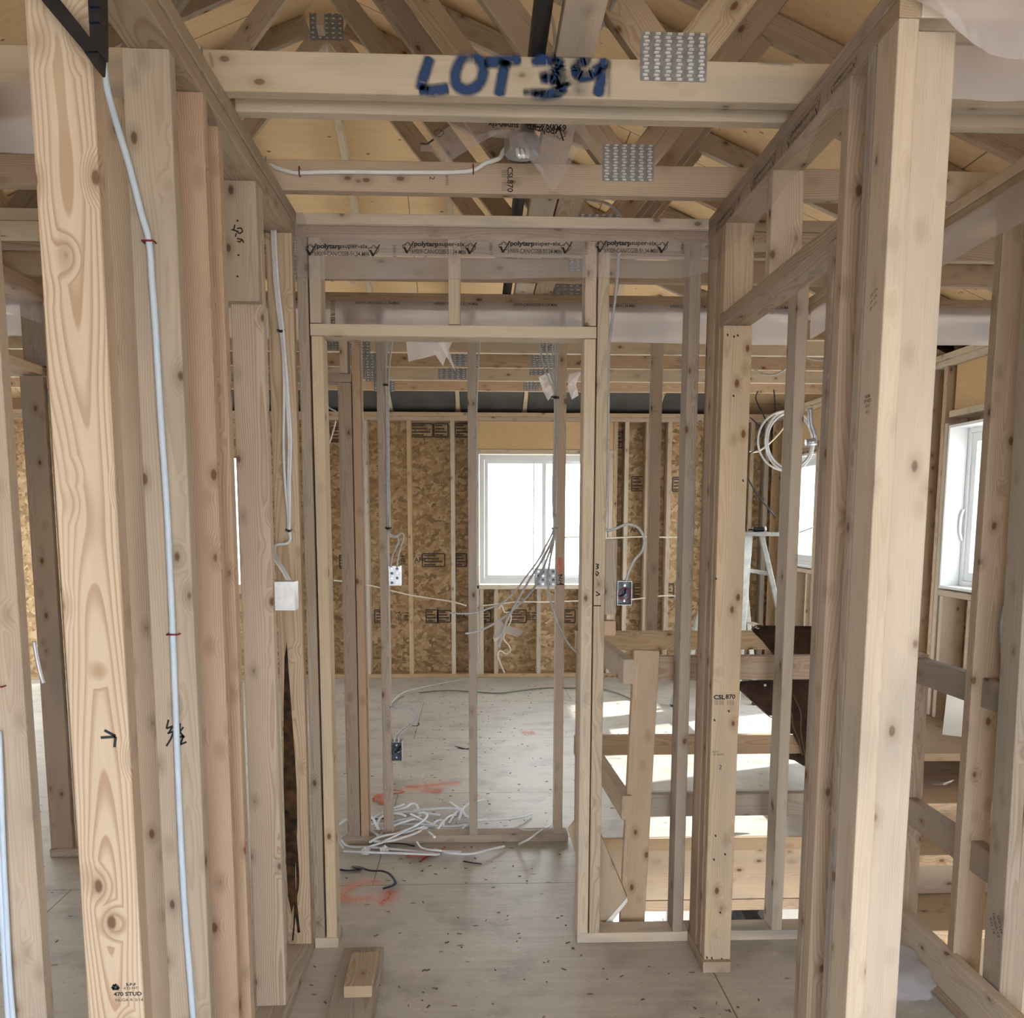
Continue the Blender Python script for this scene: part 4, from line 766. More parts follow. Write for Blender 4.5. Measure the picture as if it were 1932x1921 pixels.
# ================================================================== electrical cables and boxes
CB = 'cable'
def cab(pts, y, r, label, mat=None, group=None, ys=None, seg=8):
    P = [Y(a, b, (ys[i] if ys else y)) for i, (a, b) in enumerate(pts)]
    mat = mat or CABLEG
    if mat is CABLEG: r *= .8
    return tube('electrical_cable', P, r, mat, label, CB, group, n=6, seg=seg)
cab([(486, 294), (498, 301), (520, 316), (548, 324), (566, 326), (640, 324), (730, 325), (800, 325), (850, 325), (893, 321), (915, 308), (935, 302), (945, 296), (950, 285), (965, 272), (985, 268)], 2.765, .0065, 'white cable stapled along the second truss chord', CABLE, ys=[2.80, 2.79, 2.775, 2.767]+[2.766]*6+[2.766, 2.76, 2.75, 2.72, 2.68, 2.62])
staple(Y(566, 325, 2.772), right=(0, 0, 1), label='red staple on the truss cable, left one'); staple(Y(893, 321, 2.772), right=(0, 0, 1), label='red staple on the truss cable, right one')
cab([(1060, 374), (1100, 376), (1135, 381), (1155, 390), (1172, 410), (1176, 440), (1168, 480), (1165, 520), (1160, 570), (1153, 620), (1149, 660), (1148, 750), (1147, 850), (1146, 930), (1142, 975), (1141, 995)], 2.94, .006, 'grey cable dropping from the trusses past the penned king stud', ys=[3.3, 3.25, 3.2, 3.15, 3.1, 3.06, 3.03, 3.02]+[3.02]*8)
cab([(1141, 995), (1146, 1001), (1160, 998), (1180, 990), (1195, 991), (1208, 1000), (1216, 1020), (1211, 1040), (1198, 1056), (1188, 1075), (1181, 1098)], 3.0, .006, 'looping end of grey cable entering the red-ringed box')
cab([(1128, 60), (1140, 40), (1155, 10), (1162, -10)], 2.40, .006, 'cable running up right of the two LOT digits', ys=[2.24, 2.2, 2.15, 2.1]); cab([(1028, -10), (1035, 15), (1044, 45), (1047, 80), (1045, 100)], 2.22, .005, 'thin cable beside the black pipe at the top')
# three cables on the bark stud
for k in range(3): cab([(513+3*k, 434), (515+3*k, 480), (519+3*k, 540), (526+3*k, 600), (534+2*k, 670), (538+3*k-(2 if k == 0 else 0), 750), (541+4*k-(6 if k == 0 else 0), 830), (541+3*k-(4 if k == 0 else 0), 900), (543+2*k, 970), (544+k, 1000), (546+k, 1018), (538+k, 1026), (522, 1028), (516+k, 1040), (521+2*k, 1058), (534+2*k, 1078), (543+2*k, 1096)], 2.90, .0045, 'one of three pale cables running down the bark stud', CABLE, group='cables on the bark stud', ys=[2.90-.004*k]*11+[2.88, 2.84, 2.80, 2.72, 2.66, 2.62])
tube('cable_clip', [Y(524, 623, 2.91), Y(530, 625, 2.885), Y(536, 623, 2.91)], .004, BLACK, 'black clip on the bark stud cables, upper one', 'clip'); tube('cable_clip', [Y(540, 1000, 2.91), Y(545, 1002, 2.885), Y(549, 1000, 2.91)], .004, BLACK, 'black clip on the bark stud cables, lower one', 'clip')
def ebox(x0, x1, y0, y1, z0, z1, label, front='open', gangs=1, ring=False, mat=STEEL):
    e = empty('electrical_box', ((x0+x1)/2, y0, z0), label, 'electrical box'); w = .0015
    vs = []; fs = []
    def bx(a0, a1, b0, b1, c0, c1):
        b = len(vs); vs.extend([(a, q, c) for a in (a0, a1) for q in (b0, b1) for c in (c0, c1)]); fs.extend([(b, b+1, b+3, b+2), (b+4, b+6, b+7, b+5), (b, b+4, b+5, b+1), (b+2, b+3, b+7, b+6), (b, b+2, b+6, b+4), (b+1, b+5, b+7, b+3)])
    bx(x0, x0+w, y0, y1, z0, z1); bx(x1-w, x1, y0, y1, z0, z1); bx(x0+w, x1-w, y0, y1, z0, z0+w); bx(x0+w, x1-w, y0, y1, z1-w, z1)
    if front == 'open': bx(x0+w, x1-w, y1-w, y1, z0+w, z1-w)
    else: bx(x0+w, x1-w, y0, y0+w, z0+w, z1-w)
    mesh('shell', vs, fs, mat, parent=e)
    if front == 'open':
        mesh('box_shade', [(x0+.002, y1-.003, z0+.002), (x1-.002, y1-.003, z0+.002), (x1-.002, y1-.003, z1-.002), (x0+.002, y1-.003, z1-.002)], [(0, 1, 2, 3)], DARKIN, parent=e)  # dark sheet standing in for the shade inside the open box
        for q in (.18, .82):
            zc = z0+(z1-z0)*q; bm = bmesh.new(); bmesh.ops.create_cone(bm, cap_ends=True, segments=10, radius1=.004, radius2=.004, depth=.02); me = bpy.data.meshes.new('lug'); bm.to_mesh(me); bm.free()
            link('lug', me, [STEELB], e, Matrix.Translation(V(((x0+x1)/2, y0+.012, zc))) @ Matrix.Rotation(math.pi/2, 4, 'X'))
    else:
        for g in range(gangs):
            for i in range(2):
                for j in range(4):
                    xa = x0+(x1-x0)*(g+.28+.44*i)/gangs; za = z0+(z1-z0)*(.14+.24*j)
                    bm = bmesh.new(); bmesh.ops.create_cone(bm, cap_ends=True, segments=10, radius1=.007, radius2=.006, depth=.003); me = bpy.data.meshes.new('k'); bm.to_mesh(me); bm.free()
                    link('knockout', me, [STEELB if (i+j) % 2 else DARKIN], e, Matrix.Translation(V((xa, y0-.001, za))) @ Matrix.Rotation(math.pi/2, 4, 'X'))
    if ring:
        cx, cz = (x0+x1)/2, (z0+z1)/2-.004; tube('wire_loop', [(cx+.02*math.cos(a), y0+.004+.003*math.sin(2*a), cz+.022*math.sin(a)) for a in [k*math.pi/6 for k in range(13)]], .0022, ring, parent=e, n=3, seg=6)
        tube('wire', [(cx-.012, y1-.006, cz-.012), (cx, y0+.01, cz), (cx+.012, y1-.006, cz+.014)], .003, NAVY, parent=e, n=4); tube('wire', [(cx+.0, y1-.006, cz-.014), (cx+.006, y0+.008, cz-.002), (cx+.016, y1-.006, cz-.008)], .003, STEELB, parent=e, n=4)
    return e
p = Y(518, 1152, 2.545); q = Y(554, 1098, 2.545); ebox(-.5775, -.5775+(q.x-p.x), 2.545, 2.60, p.z, q.z, 'bright flat-backed metal box on the oval-grained stud, left wall', 'back', 0, mat=STEELB)
p = Y(733, 1105, 3.96); q = Y(755, 1068, 3.96); ebox(-.391, -.391+(q.x-p.x), 3.96, 4.02, p.z, q.z, 'upper metal box with knockouts on the grey second-partition stud', 'back', mat=STEEL)
p = Y(1012, 1107, 3.96); q = Y(1051, 1074, 3.96); ebox(.362-(q.x-p.x), .362, 3.96, 4.03, p.z, q.z, 'double metal box left of the orange-marked stud', 'back', 2, mat=STEELD)
p = Y(1159, 1142, 2.985); q = Y(1187, 1097, 2.985); ebox(.484, .484+(q.x-p.x), 2.985, 3.045, p.z, q.z, 'open metal box with a red wire loop beside the grey block', 'open', ring=RED)
p = Y(736, 1436, 3.955); q = Y(756, 1400, 3.955); ebox(-.391, -.391+(q.x-p.x), 3.952, 4.01, p.z, q.z, 'lower open metal box on the grey second-partition stud', 'open', ring=DARKIN)
# left pair on the second partition
cab([(731, 640), (728, 700), (729, 760), (730, 850), (731, 940), (733, 1000)], 3.94, .005, 'left one of two cables on the grey second-partition stud'); cab([(741, 640), (735, 690), (733, 740), (733, 850), (735, 940), (735, 1000)], 3.935, .005, 'right one of two cables on the grey second-partition stud')
tube('cable_clip', [Y(724, 726, 3.95), Y(729, 726, 3.925), Y(734, 727, 3.95)], .005, BLACK, 'black clip on the grey second-partition stud, upper one', 'clip'); tube('cable_clip', [Y(728, 996, 3.95), Y(733, 997, 3.925), Y(738, 996, 3.95)], .005, BLACK, 'black clip on the grey second-partition stud, lower one', 'clip')
cab([(733, 1000), (736, 1008), (745, 1012), (752, 1010), (758, 1006), (762, 1012), (757, 1030), (752, 1048), (749, 1070)], 3.935, .005, 'right looped cable end above the upper knockout box'); cab([(732, 1000), (734, 1010), (742, 1014), (750, 1014), (752, 1022), (746, 1036), (740, 1050), (737, 1070)], 3.94, .005, 'left looped cable end above the upper knockout box')
cab([(737, 1335), (745, 1338), (762, 1334), (776, 1332), (786, 1340), (787, 1356), (776, 1368), (762, 1378), (753, 1388), (752, 1400)], 3.94, .0045, 'outer cable loop above the lower open box'); cab([(737, 1337), (746, 1340), (760, 1337), (772, 1336), (780, 1345), (779, 1358), (768, 1368), (756, 1378), (746, 1388), (744, 1400)], 3.945, .0045, 'inner cable loop above the lower open box')
P_ = [Y(737, 1334, 3.95)]+[Z(a, b, .01) for a, b in ((760, 1314), (800, 1306), (850, 1303), (885, 1305), (940, 1308), (985, 1303), (1020, 1299), (1060, 1298), (1130, 1300), (1170, 1310), (1200, 1325))]
tube('extension_cord', P_, .0055, noisy('grey_green_cord', (.16, .17, .15), (.12, .13, .11), 40, .5), 'long grey cord snaking across the far room floor', 'cord', n=6)
cab([(737, 1332), (745, 1318), (765, 1305), (800, 1296), (850, 1286), (890, 1279)], 4.2, .004, 'thin grey cable rising off the lower box towards the far wall', ys=[3.95, 4.6, 5.6, 6.6, 7.6, 8.2])
# middle: cable hanging past the middle stud
cab([(906, 640), (903, 680), (901, 720), (899, 800), (899, 900), (898, 1000), (899, 1150), (901, 1210), (904, 1260), (899, 1275)], 3.99, .0045, 'cable running down the right edge of the middle second-partition stud')
# bundle left of the orange-marked stud
for k, (a, t1) in enumerate(((1017, 1034), (1030, 1040), (1042, 1044), (1048, 1048))):
    cab([(a, 640), (a+(t1-a)*.5, 690), (t1+3, 720), (1046+k, 745), (1046+k*.8, 820), (1044+k, 880), (1043+1.4*k, 930), (1044+k*.6, 970)], 3.93, .005, 'cable of the bundle left of the orange-marked stud', group='bundled cables by the orange-marked stud', ys=[3.93+.006*k]*8)
tube('cable_clip', [Y(1041, 750, 3.95), Y(1047, 750, 3.915), Y(1053, 750, 3.95)], .006, BLACK, 'black clip on the cable bundle, upper one', 'clip'); tube('cable_clip', [Y(1042, 997, 3.95), Y(1046, 1000, 3.915), Y(1050, 997, 3.95)], .005, STEEL, 'grey tie on the cable bundle, lower one', 'clip')
cab([(1044, 970), (1044, 1000), (1030, 1030), (1015, 1058), (995, 1085), (975, 1112), (950, 1136), (930, 1145), (905, 1154), (875, 1158), (847, 1156)], 3.93, .005, 'uppermost stray cable sweeping left across the far window', ys=[3.94, 3.94, 3.92, 3.9, 3.88, 3.86, 3.84, 3.82, 3.8, 3.78, 3.76])
cab([(1046, 970), (1046, 1005), (1032, 1040), (1016, 1068), (1000, 1092), (985, 1118), (970, 1145), (955, 1175), (946, 1205), (941, 1222)], 3.92, .0065, 'straight stray cable slanting down to the far wall plastic scrap', ys=[3.93, 3.93, 3.9, 3.87, 3.84, 3.81, 3.78, 3.75, 3.72, 3.7])
cab([(1047, 970), (1046, 1010), (1030, 1060), (1014, 1098), (1000, 1120), (980, 1140), (955, 1162), (930, 1178), (905, 1190), (878, 1196)], 3.91, .006, 'lowest stray cable sweeping left past the middle stud', ys=[3.94, 3.94, 3.92, 3.9, 3.87, 3.84, 3.8, 3.77, 3.74, 3.72])
cab([(1048, 970), (1045, 1020), (1038, 1055), (1034, 1090), (1036, 1120), (1044, 1155), (1058, 1190), (1075, 1218), (1090, 1232)], 3.94, .006, 'stray cable curving right below the double box', ys=[3.94, 3.93, 3.91, 3.9, 3.9, 3.9, 3.9, 3.9, 3.9])
# cream wiring on the far wall
for pts, lb in (([(630, 1095), (700, 1105), (770, 1122), (850, 1135), (880, 1143)], 'cream cable sagging along the far wall, left of the window'), ([(910, 1143), (940, 1140), (975, 1136), (1030, 1136), (1090, 1134), (1180, 1132), (1260, 1124), (1300, 1130)], 'cream cable along the far wall under the window'), ([(941, 1150), (946, 1142), (952, 1155), (962, 1156), (964, 1170), (955, 1190), (950, 1205), (960, 1218), (963, 1228), (955, 1234), (944, 1228), (940, 1240), (952, 1270)], 'curling cream cable tail below the far window'), ([(634, 793), (630, 810), (622, 835), (614, 850)], 'cream cable end hanging at the upper left of the far wall'), ([(1140, 1016), (1180, 1014), (1215, 1013), (1260, 1014), (1300, 1014)], 'cream cable stretched right of the far window'), ([(1066, 1014), (1098, 1013)], 'cream cable stretched before the far window')):
    cab(pts, 8.22, .007, lb, CABLEC)
cab([(613, 760), (622, 770), (634, 776)], 8.1, .008, 'white cable end lying on the far wall plate at left')
# coil and dark wires seen through the right doorway
cx, cz = Y(1480, 838, 5.4).x, Y(1480, 838, 5.4).z
for k, (rx, rz, dx) in enumerate(((52, 56, 0), (46, 58, 8), (42, 52, 8))):
    cab([(1482+dx+rx*math.cos(a), 832+rz*math.sin(a)) for a in [q*math.pi/9+k for q in range(19)]], 5.4, .0062, 'loop of the coiled cable hanging beyond the right doorway', CABLE, 'coiled cable loops', ys=[5.4+.03*k+.01*(q % 3) for q in range(19)])
tube('cable_tie', [Y(1520, 835, 5.36), Y(1538, 833, 5.36)], .02, STEEL, 'grey tape binding the coiled cable loops', 'tape', n=1)
cab([(1528, 770), (1530, 800), (1536, 820), (1536, 840)], 5.38, .018, 'thick bunch of cable ends above the coil tape', STEEL)
for pts, lb in (([(1430, 738), (1426, 752), (1436, 775), (1448, 798)], 'dark wire falling from the far trusses, left one'), ([(1460, 735), (1462, 765), (1460, 790), (1450, 815), (1442, 840), (1425, 850), (1414, 856)], 'dark wire falling from the far trusses, right one'), ([(1416, 788), (1430, 802), (1441, 820)], 'short dark wire behind the coil'), ([(1412, 905), (1430, 935), (1450, 960), (1463, 975)], 'dark wire end hanging below the coil'), ([(1508, 1005), (1535, 995)], 'dark wire crossing the far right window')):
    cab(pts, 6.6, .005, lb, NAVY, seg=6)
cab([(1414, 852), (1430, 852), (1450, 838), (1470, 818), (1484, 800)], 6.8, .006, 'cream wire slanting behind the coil', CABLEC)
cab([(1418, 694), (1440, 706), (1465, 706), (1490, 690)], 5.2, .006, 'white wire sagging under the far trusses beyond the right doorway'); cab([(1522, 675), (1536, 679), (1552, 680)], 5.2, .006, 'white wire under the far trusses next to the near jack stud')
cab([(1895, 1140), (1888, 1190), (1893, 1240), (1895, 1262)], 2.50, .006, 'grey cable between the two studs at the right edge', STEEL)
cab([(1777, 1228), (1790, 1235), (1797, 1239)], 5.2, .012, 'white cable end poking from the right outside wall', CABLE, ys=[6.0, 5.8, 5.7])

# ================================================================== ladder and jacket in the far room
LA = empty('stepladder', (1.75, 6.5, 0), 'aluminium stepladder standing in the far room, right', 'ladder')
tl, trr = V((1.66, 6.42, 1.40)), V((1.99, 6.30, 1.40)); fl, fr = V((1.585, 6.95, 0)), V((1.98, 6.36, 0))
# near pair of rails, far pair of legs; the steps face left
n0, n1 = V((1.93, 6.10, 1.40)), V((2.06, 6.42, 1.40)); a0, a1 = V((1.70, 6.22, 1.40)), V((1.83, 6.54, 1.40))
board('rail', (1.80, 5.98, .015), (1.90, 6.12, 1.385), .075, .025, (1, .3, 0), ALU, parent=LA, c=.004); board('rail', (1.60, 6.92, .015), (1.86, 6.50, 1.385), .075, .025, (1, .3, 0), ALU, parent=LA, c=.004)
board('rear_leg', (2.32, 5.95, .015), (2.0, 6.12, 1.385), .035, .022, (1, 0, 0), ALU, parent=LA, c=.003); board('rear_leg', (2.28, 6.95, .015), (1.97, 6.52, 1.385), .035, .022, (1, 0, 0), ALU, parent=LA, c=.003)
box('top_cap', 1.78, 2.12, 6.04, 6.56, 1.386, 1.412, ALU, parent=LA)
for k in range(1, 5):
    q = k/5; box('step', 1.74+.09*q, 1.84+.09*q, 5.99+.13*q, 6.91-.40*q, 1.40*q-.02, 1.40*q+.012, ALU, parent=LA)
    if k in (2, 4): board('brace', (2.31-.30*q, 5.96+.17*q, 1.4*q), (2.27-.29*q, 6.94-.43*q, 1.4*q), .03, .012, (0, 0, 1), ALU, parent=LA)
for x, y in ((1.80, 5.98), (1.60, 6.92), (2.32, 5.95), (2.28, 6.95)): box('rubber_foot', x-.03, x+.03, y-.025, y+.025, .0, .016, BLACK, parent=LA)
tube('drill_bit', [Y(1410, 1002, 6.2), Y(1420, 1002, 6.2)], .004, BLACK, 'thin black bit of the tool on the ladder top', 'tool', n=1)
e = empty('screwdriver', V((1.9, 6.2, 1.413)), 'black-handled tool lying on the ladder top', 'tool'); bpy.data.objects.remove(bpy.data.objects['drill_bit'])
x0 = Y(1412, 1001, 6.2).x
tube('shaft', [(x0, 6.2, 1.428), (x0+.05, 6.2, 1.428)], .005, BLACK, parent=e, n=1); tube('handle', [(x0+.03, 6.2, 1.431), (x0+.045, 6.2, 1.431), (x0+.05, 6.2, 1.430), (x0+.06, 6.2, 1.43), (x0+.10, 6.2, 1.431), (x0+.115, 6.2, 1.432)], .017, BLACK, parent=e, n=2); tube('cap', [(x0+.108, 6.2, 1.432), (x0+.124, 6.2, 1.434)], .019, STEELB, parent=e, n=1)
# jacket draped over the far guard rail
J = empty('jacket', (1.5, 4.1, .98), 'dark brown canvas jacket draped over the far stairwell guard rail', 'jacket')
def cloth(nm, pts, y, dep, sd, parent):
    vs = [Y(a, b, y) for a, b in pts]; n = len(vs); c = sum(vs, V())/n; out = []; fs = []; rings = 5
    for k in range(rings):
        s = 1-k/rings
        for i, v_ in enumerate(vs):
            p_ = c+(v_-c)*s; p_.y = y-dep*math.sin((1-s)*1.4)*(1+.4*math.sin(i*2.1+sd))-.012*math.sin(i*1.7+k*1.3+sd); out.append(p_)
    out.append(c+V((0, -dep, 0))); m = len(out)-1
    for k in range(rings-1):
        for i in range(n): j = (i+1) % n; fs.append((k*n+i, k*n+j, (k+1)*n+j, (k+1)*n+i))
    for i in range(n): fs.append(((rings-1)*n+i, (rings-1)*n+(i+1) % n, m))
    o = mesh(nm, out, fs, JACK, parent=parent, smooth=True); sm = o.modifiers.new('s', 'SOLIDIFY'); sm.thickness = .012; sm.offset = 1
    return o
cloth('body', [(1418, 1189), (1432, 1180), (1470, 1181), (1560, 1182), (1600, 1190), (1600, 1300), (1600, 1440), (1552, 1436), (1545, 1434), (1530, 1380), (1510, 1330), (1480, 1260), (1462, 1240), (1440, 1210), (1425, 1196)], 4.078, .035, 1, J)
cloth('flap', [(1396, 1286), (1420, 1284), (1460, 1284), (1510, 1284), (1512, 1340), (1470, 1352), (1452, 1351), (1430, 1332), (1408, 1312), (1395, 1301)], 4.07, .03, 2, J)
cloth('sleeve', [(1482, 1240), (1560, 1230), (1610, 1280), (1610, 1450), (1570, 1449), (1530, 1447), (1517, 1440), (1510, 1412), (1497, 1386), (1484, 1384), (1482, 1330)], 4.065, .05, 3, J)
cloth('hem', [(1480, 1380), (1530, 1380), (1530, 1446), (1514, 1444), (1500, 1436), (1482, 1432)], 4.16, .01, 4, J)
for pts in ([(1396, 1302), (1430, 1333), (1452, 1352), (1460, 1353)], [(1496, 1310), (1511, 1345), (1511, 1380), (1518, 1420), (1522, 1440)], [(1494, 1345), (1497, 1372), (1507, 1396), (1514, 1425)], [(1418, 1188), (1428, 1180), (1440, 1181)]): tube('seam', [Y(a, b, 4.00) for a, b in pts], .003, JSEAM, parent=J, n=5, seg=6)
tube('snap', [Y(1443, 1291, 4.02), Y(1444, 1295, 4.018)], .006, STEELB, parent=J, n=1)
mesh('paper_sheet', [Y(1408, 1174, 4.10), Y(1422, 1173, 4.12), Y(1440, 1181, 4.10), Y(1430, 1187, 4.06), Y(1408, 1174, 4.10)+V((0, 0, -.001)), Y(1422, 1173, 4.12)+V((0, 0, -.001)), Y(1440, 1181, 4.10)+V((0, 0, -.001)), Y(1430, 1187, 4.06)+V((0, 0, -.001))], [(0, 1, 2, 3), (7, 6, 5, 4), (0, 4, 5, 1), (1, 5, 6, 2), (2, 6, 7, 3), (3, 7, 4, 0)], PAPER, 'white sheet of paper tucked at the jacket collar', 'paper')

# ================================================================== floor litter
lowb = board('scrap_board', (.5*(-.455-.325), 2.885, .020), (-.372, 2.33, .020), .134, .037, (1, 0, 0), WG, 'wide scrap board lying flat on the passage floor', 'board')
upb = board('scrap_block', (-.371, 2.775, .058), (-.367, 2.562, .058), .086, .037, (1, 0, 0), WB, 'short scrap block stacked on the wide scrap board', 'board')
fl_ = [Z(a, b, .005) for a, b in ((640, 1641), (655, 1643), (680, 1641), (668, 1636), (666, 1635), (680, 1642), (698, 1648), (720, 1649), (735, 1655), (746, 1668), (744, 1674), (735, 1678), (722, 1681))]
for k, p in enumerate(fl_): p.z = .006+.012*math.sin(min(k/5, 2.4))*(k > 4)
tube('strap_offcut', fl_, .008, NAVY, 'dark blue-black strap offcut curling on the passage floor', 'strap', n=5, flat=.35)
def fz(u, v, z=.0045): return Z(u, v, z)
rnd = random.Random(12); pile = 0
base = [((640, 1576), (655, 1596), (700, 1599), (760, 1604), (830, 1612)), ((648, 1606), (690, 1608), (750, 1610), (800, 1612), (826, 1613)), ((668, 1553), (660, 1570), (640, 1585), (648, 1600)), ((700, 1598), (740, 1580), (790, 1555), (806, 1540), (800, 1533), (790, 1535)),
        ((697, 1590), (720, 1578), (770, 1570), (800, 1560)), ((706, 1588), (740, 1586), (780, 1574), (806, 1562)), ((690, 1600), (720, 1590), (760, 1572), (790, 1564), (812, 1560)), ((700, 1545), (720, 1535), (740, 1530), (765, 1524), (775, 1517), (785, 1518), (790, 1528)),
        ((780, 1530), (810, 1527), (840, 1525), (866, 1527)), ((850, 1514), (862, 1522), (870, 1530), (866, 1546)), ((866, 1527), (855, 1540), (848, 1552)), ((872, 1528), (880, 1519), (895, 1514), (913, 1509)), ((872, 1526), (876, 1536), (890, 1545), (920, 1548), (960, 1546), (985, 1542), (1003, 1536)),
        ((880, 1546), (900, 1549), (918, 1546)), ((710, 1560), (716, 1545), (728, 1538), (750, 1535), (766, 1540)), ((740, 1560), (770, 1545), (795, 1540)), ((700, 1556), (745, 1555), (800, 1556), (850, 1560), (880, 1556)), ((815, 1562), (822, 1550), (835, 1548), (836, 1560)),
        ((825, 1566), (834, 1552)), ((838, 1550), (848, 1540), (860, 1538)), ((870, 1567), (876, 1560), (886, 1556)), ((728, 1530), (745, 1524), (762, 1518)), ((775, 1536), (800, 1548), (826, 1560)), ((690, 1535), (704, 1545), (715, 1568)), ((676, 1552), (690, 1560), (712, 1575)),
        ((640, 1556), (652, 1547), (664, 1546)), ((786, 1588), (796, 1600), (815, 1604), (840, 1606), (870, 1608)), ((820, 1602), (850, 1610), (890, 1611), (920, 1604), (951, 1597)), ((979, 1593), (1000, 1582), (1020, 1568), (1042, 1555)), ((975, 1561), (990, 1566), (1030, 1566)), ((732, 1536), (765, 1532), (800, 1534), (830, 1538)), ((720, 1566), (745, 1550), (775, 1546), (800, 1550)), ((745, 1575), (780, 1562), (805, 1568), (820, 1580)), ((712, 1580), (735, 1562), (760, 1552), (782, 1546))]
for k, pts in enumerate(base):
    P_ = []
    for i, (a, b) in enumerate(pts):
        q = fz(a, b); lift = .008*(1+(k % 5))*math.sin(math.pi*(i+.4)/len(pts))
        if 3.935 < q.y < 4.07: lift += .042
        q = Z(a, b, .0055+lift); P_.append(q)
    solo = {26: 'longer white cable offcut curving on the passage side of the second sole plate', 27: 'white cable offcut ending right of the pile, passage side', 28: 'straight white cable offcut leaning on the second sole plate near its right end', 12: 'white cable offcut sweeping right out of the pile, far side', 11: 'white cable end sticking up past the middle stud foot', 29: 'thin wire lying on the second sole plate by the orange-marked stud'}
    tube('cable_offcut', P_, .0066 if k != 29 else .003, CABLE, solo.get(k, 'white cable offcut in the tangled pile over the second sole plate'), 'cable', None if k in solo else 'cable offcuts in the tangled pile', n=6, flat=.8, seg=7)
for pts, lb, m in (([(704, 1508), (712, 1500), (735, 1499), (762, 1494), (735, 1490)], 'red strap loop behind the grey stud foot, upper one', REDT), ([(706, 1512), (718, 1498), (722, 1518), (715, 1508), (722, 1514)], 'red strap loop behind the grey stud foot, lower one', REDT), ([(766, 1616), (790, 1615), (812, 1611), (832, 1604), (840, 1598)], 'bright red strap offcut in front of the pile', REDT), ([(792, 1626), (806, 1617), (818, 1612)], 'dark red strap offcut in front of the pile', RED), ([(768, 1614), (786, 1611), (806, 1612), (795, 1617)], 'flattened red strap piece in front of the pile', REDT)):
    tube('strap_offcut', [fz(a, b, .004+.006*(i % 2)) for i, (a, b) in enumerate(pts)], .006, m, lb, 'strap', n=5, flat=.4)
for pts, lb in (([(874, 1625), (890, 1628), (909, 1630)], 'straight black strip on the passage floor right of the pile'), ([(859, 1408), (870, 1411), (884, 1414)], 'black strip on the far room floor left of the middle stud'), ([(864, 1411), (875, 1413), (885, 1412)], 'second black strip beside the one by the middle stud'), ([(773, 1367), (782, 1370), (790, 1368), (790, 1364)], 'little black clip lying on the far room floor'), ([(782, 1597), (760, 1592), (720, 1590)], 'black wire lying under the cable pile'), ([(741, 1532), (748, 1526)], 'short black stub in the cable pile'), ([(700, 1548), (712, 1545), (735, 1544)], 'dark wire in the far part of the cable pile')):
    tube('strip_offcut', [fz(a, b, .004) for a, b in pts], .0045, BLACK, lb, 'offcut', n=4, flat=.5)
for k, (a, b) in enumerate(((691, 1606), (725, 1605))):
    bm = bmesh.new(); bmesh.ops.create_icosphere(bm, subdivisions=3, radius=.02)
    for v_ in bm.verts: v_.co *= 1+NZ.noise(v_.co*90+V((k, 0, 0)))*.55
    for v_ in bm.verts: v_.co.z = max(v_.co.z, -.013)
    me = bpy.data.meshes.new('w'); bm.to_mesh(me); bm.free(); tag(link('foil_scrap', me, [STEELB], None, Matrix.Translation(Z(a, b, .014))), f'crumpled shiny wrapper in front of the cable pile, {("left", "right")[k]} one', 'wrapper')
tube('wire_ring', [fz(a, b, .003) for a, b in ((800, 1460), (796, 1466), (803, 1470), (815, 1471), (823, 1468))], .002, CABLEC, 'thin pale wire curl on the far room floor', 'wire', n=5, seg=5)
# wood chips and nails strewn on the floor, too many and too small to tell one from another
vs = []; fs = []
for k in range(520):
    x, y = rnd.uniform(-.55, .9) if k % 3 else rnd.uniform(-1.9, 1.4), rnd.uniform(2.2, 7.9)**1.0
    if .38 < x and 2.9 < y < 4.15: continue
    L_, w_, a_ = rnd.uniform(.002, .009), rnd.uniform(.001, .003), rnd.uniform(0, math.pi); d_ = V((math.cos(a_), math.sin(a_), 0)); n_ = V((-d_.y, d_.x, 0)); c0 = V((x, y, .0008)); b = len(vs)
    vs += [c0-d_*L_-n_*w_, c0+d_*L_-n_*w_, c0+d_*L_+n_*w_, c0-d_*L_+n_*w_]; vs += [v_+V((0, 0, .002)) for v_ in vs[b:b+4]]
    fs += [(b+4, b+5, b+6, b+7), (b, b+1, b+5, b+4), (b+1, b+2, b+6, b+5), (b+2, b+3, b+7, b+6), (b+3, b, b+4, b+7)]
mesh('wood_chips', vs, fs, noisy('dark_chips', (.10, .07, .05), (.20, .15, .11), 3, .8), 'dark wood chips and crumbs strewn over the subfloor', 'chips', kind='stuff', origin=(0, 0, 0))
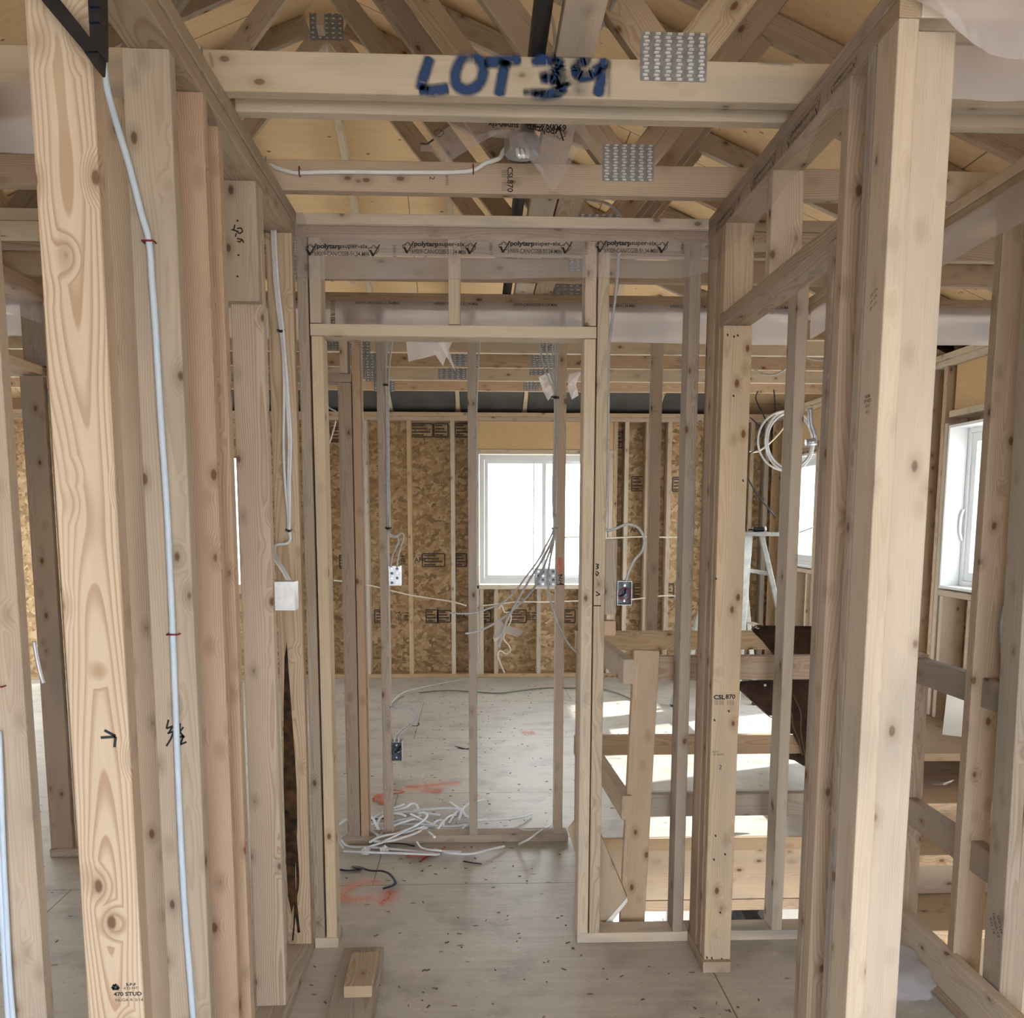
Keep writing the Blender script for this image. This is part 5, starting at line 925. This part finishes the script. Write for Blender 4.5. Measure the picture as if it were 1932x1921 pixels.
# orange marks sprayed on the subfloor
UPZ = (0, 0, 1)
for pts, w in (([(765, 1487), (800, 1482), (840, 1479), (873, 1477)], .075), ([(762, 1483), (790, 1488), (815, 1492), (834, 1492)], .085), ([(818, 1492), (836, 1493)], .10), ([(985, 1383), (1010, 1381)], .11), ([(730, 1665), (700, 1664), (665, 1672), (646, 1688), (655, 1697), (690, 1696), (725, 1683)], .055), ([(736, 1676), (732, 1692), (722, 1702), (712, 1706)], .06), ([(738, 1680), (730, 1700)], .06)):
    stroke(floor, [Z(a, b, .0009) for a, b in pts], w*1.9, UPZ, SPORANGE)

# lower level seen through the stairwell
for k in range(7): stud(2.75, 2.889, 2.2+.4*k, 2.238+.4*k, -2.58, -.42, WL, f'lower-level stud seen through the stairwell, {ORD[k]} from the camera')
cells('wall_lower', [.2, .98, 1.50, 1.80, 2.22, XR], [-2.6, -2.1, -1.3, -.44], {(1, 1), (3, 1)}, lambda a, b, t: (a, 6.6+t, b), SIDING, None, .02)
window('window_6', .985, 1.495, -2.095, -1.305, lambda a, d, z: V((a, 6.56+d, z)), .0, 0, 'bright lower-level window seen through the stairwell', False)
bm = bmesh.new(); bmesh.ops.create_icosphere(bm, subdivisions=3, radius=.19); me = bpy.data.meshes.new('b')
for v_ in bm.verts: v_.co *= 1+NZ.noise(v_.co*9)*.25
bm.to_mesh(me); bm.free(); tag(link('rubbish_bag', me, [BLACK], None, Matrix.Translation(Y(1410, 1716, 6.2))), 'black rubbish bag on the lower level below the stairwell', 'bag')

# ================================================================== light
w = bpy.data.worlds.new('world'); S.world = w; w.use_nodes = True; nt = w.node_tree; nt.nodes.clear()
out = nt.nodes.new('ShaderNodeOutputWorld'); bg = nt.nodes.new('ShaderNodeBackground'); nt.links.new(bg.outputs[0], out.inputs[0])
bg.inputs[0].default_value = (.955, .98, 1.0, 1); bg.inputs[1].default_value = 11
sd = bpy.data.lights.new('sun', 'SUN'); so = bpy.data.objects.new('sun', sd); C.objects.link(so); sd.energy = 14; sd.angle = .02; sd.color = (1, .95, .86)
so.rotation_euler = V((-.73, -.27, -.64)).to_track_quat('-Z', 'Y').to_euler()
S.view_settings.view_transform = 'Standard'; S.view_settings.look = 'None'; S.view_settings.gamma = 1; S.view_settings.use_curve_mapping = False; S.view_settings.exposure = -.16
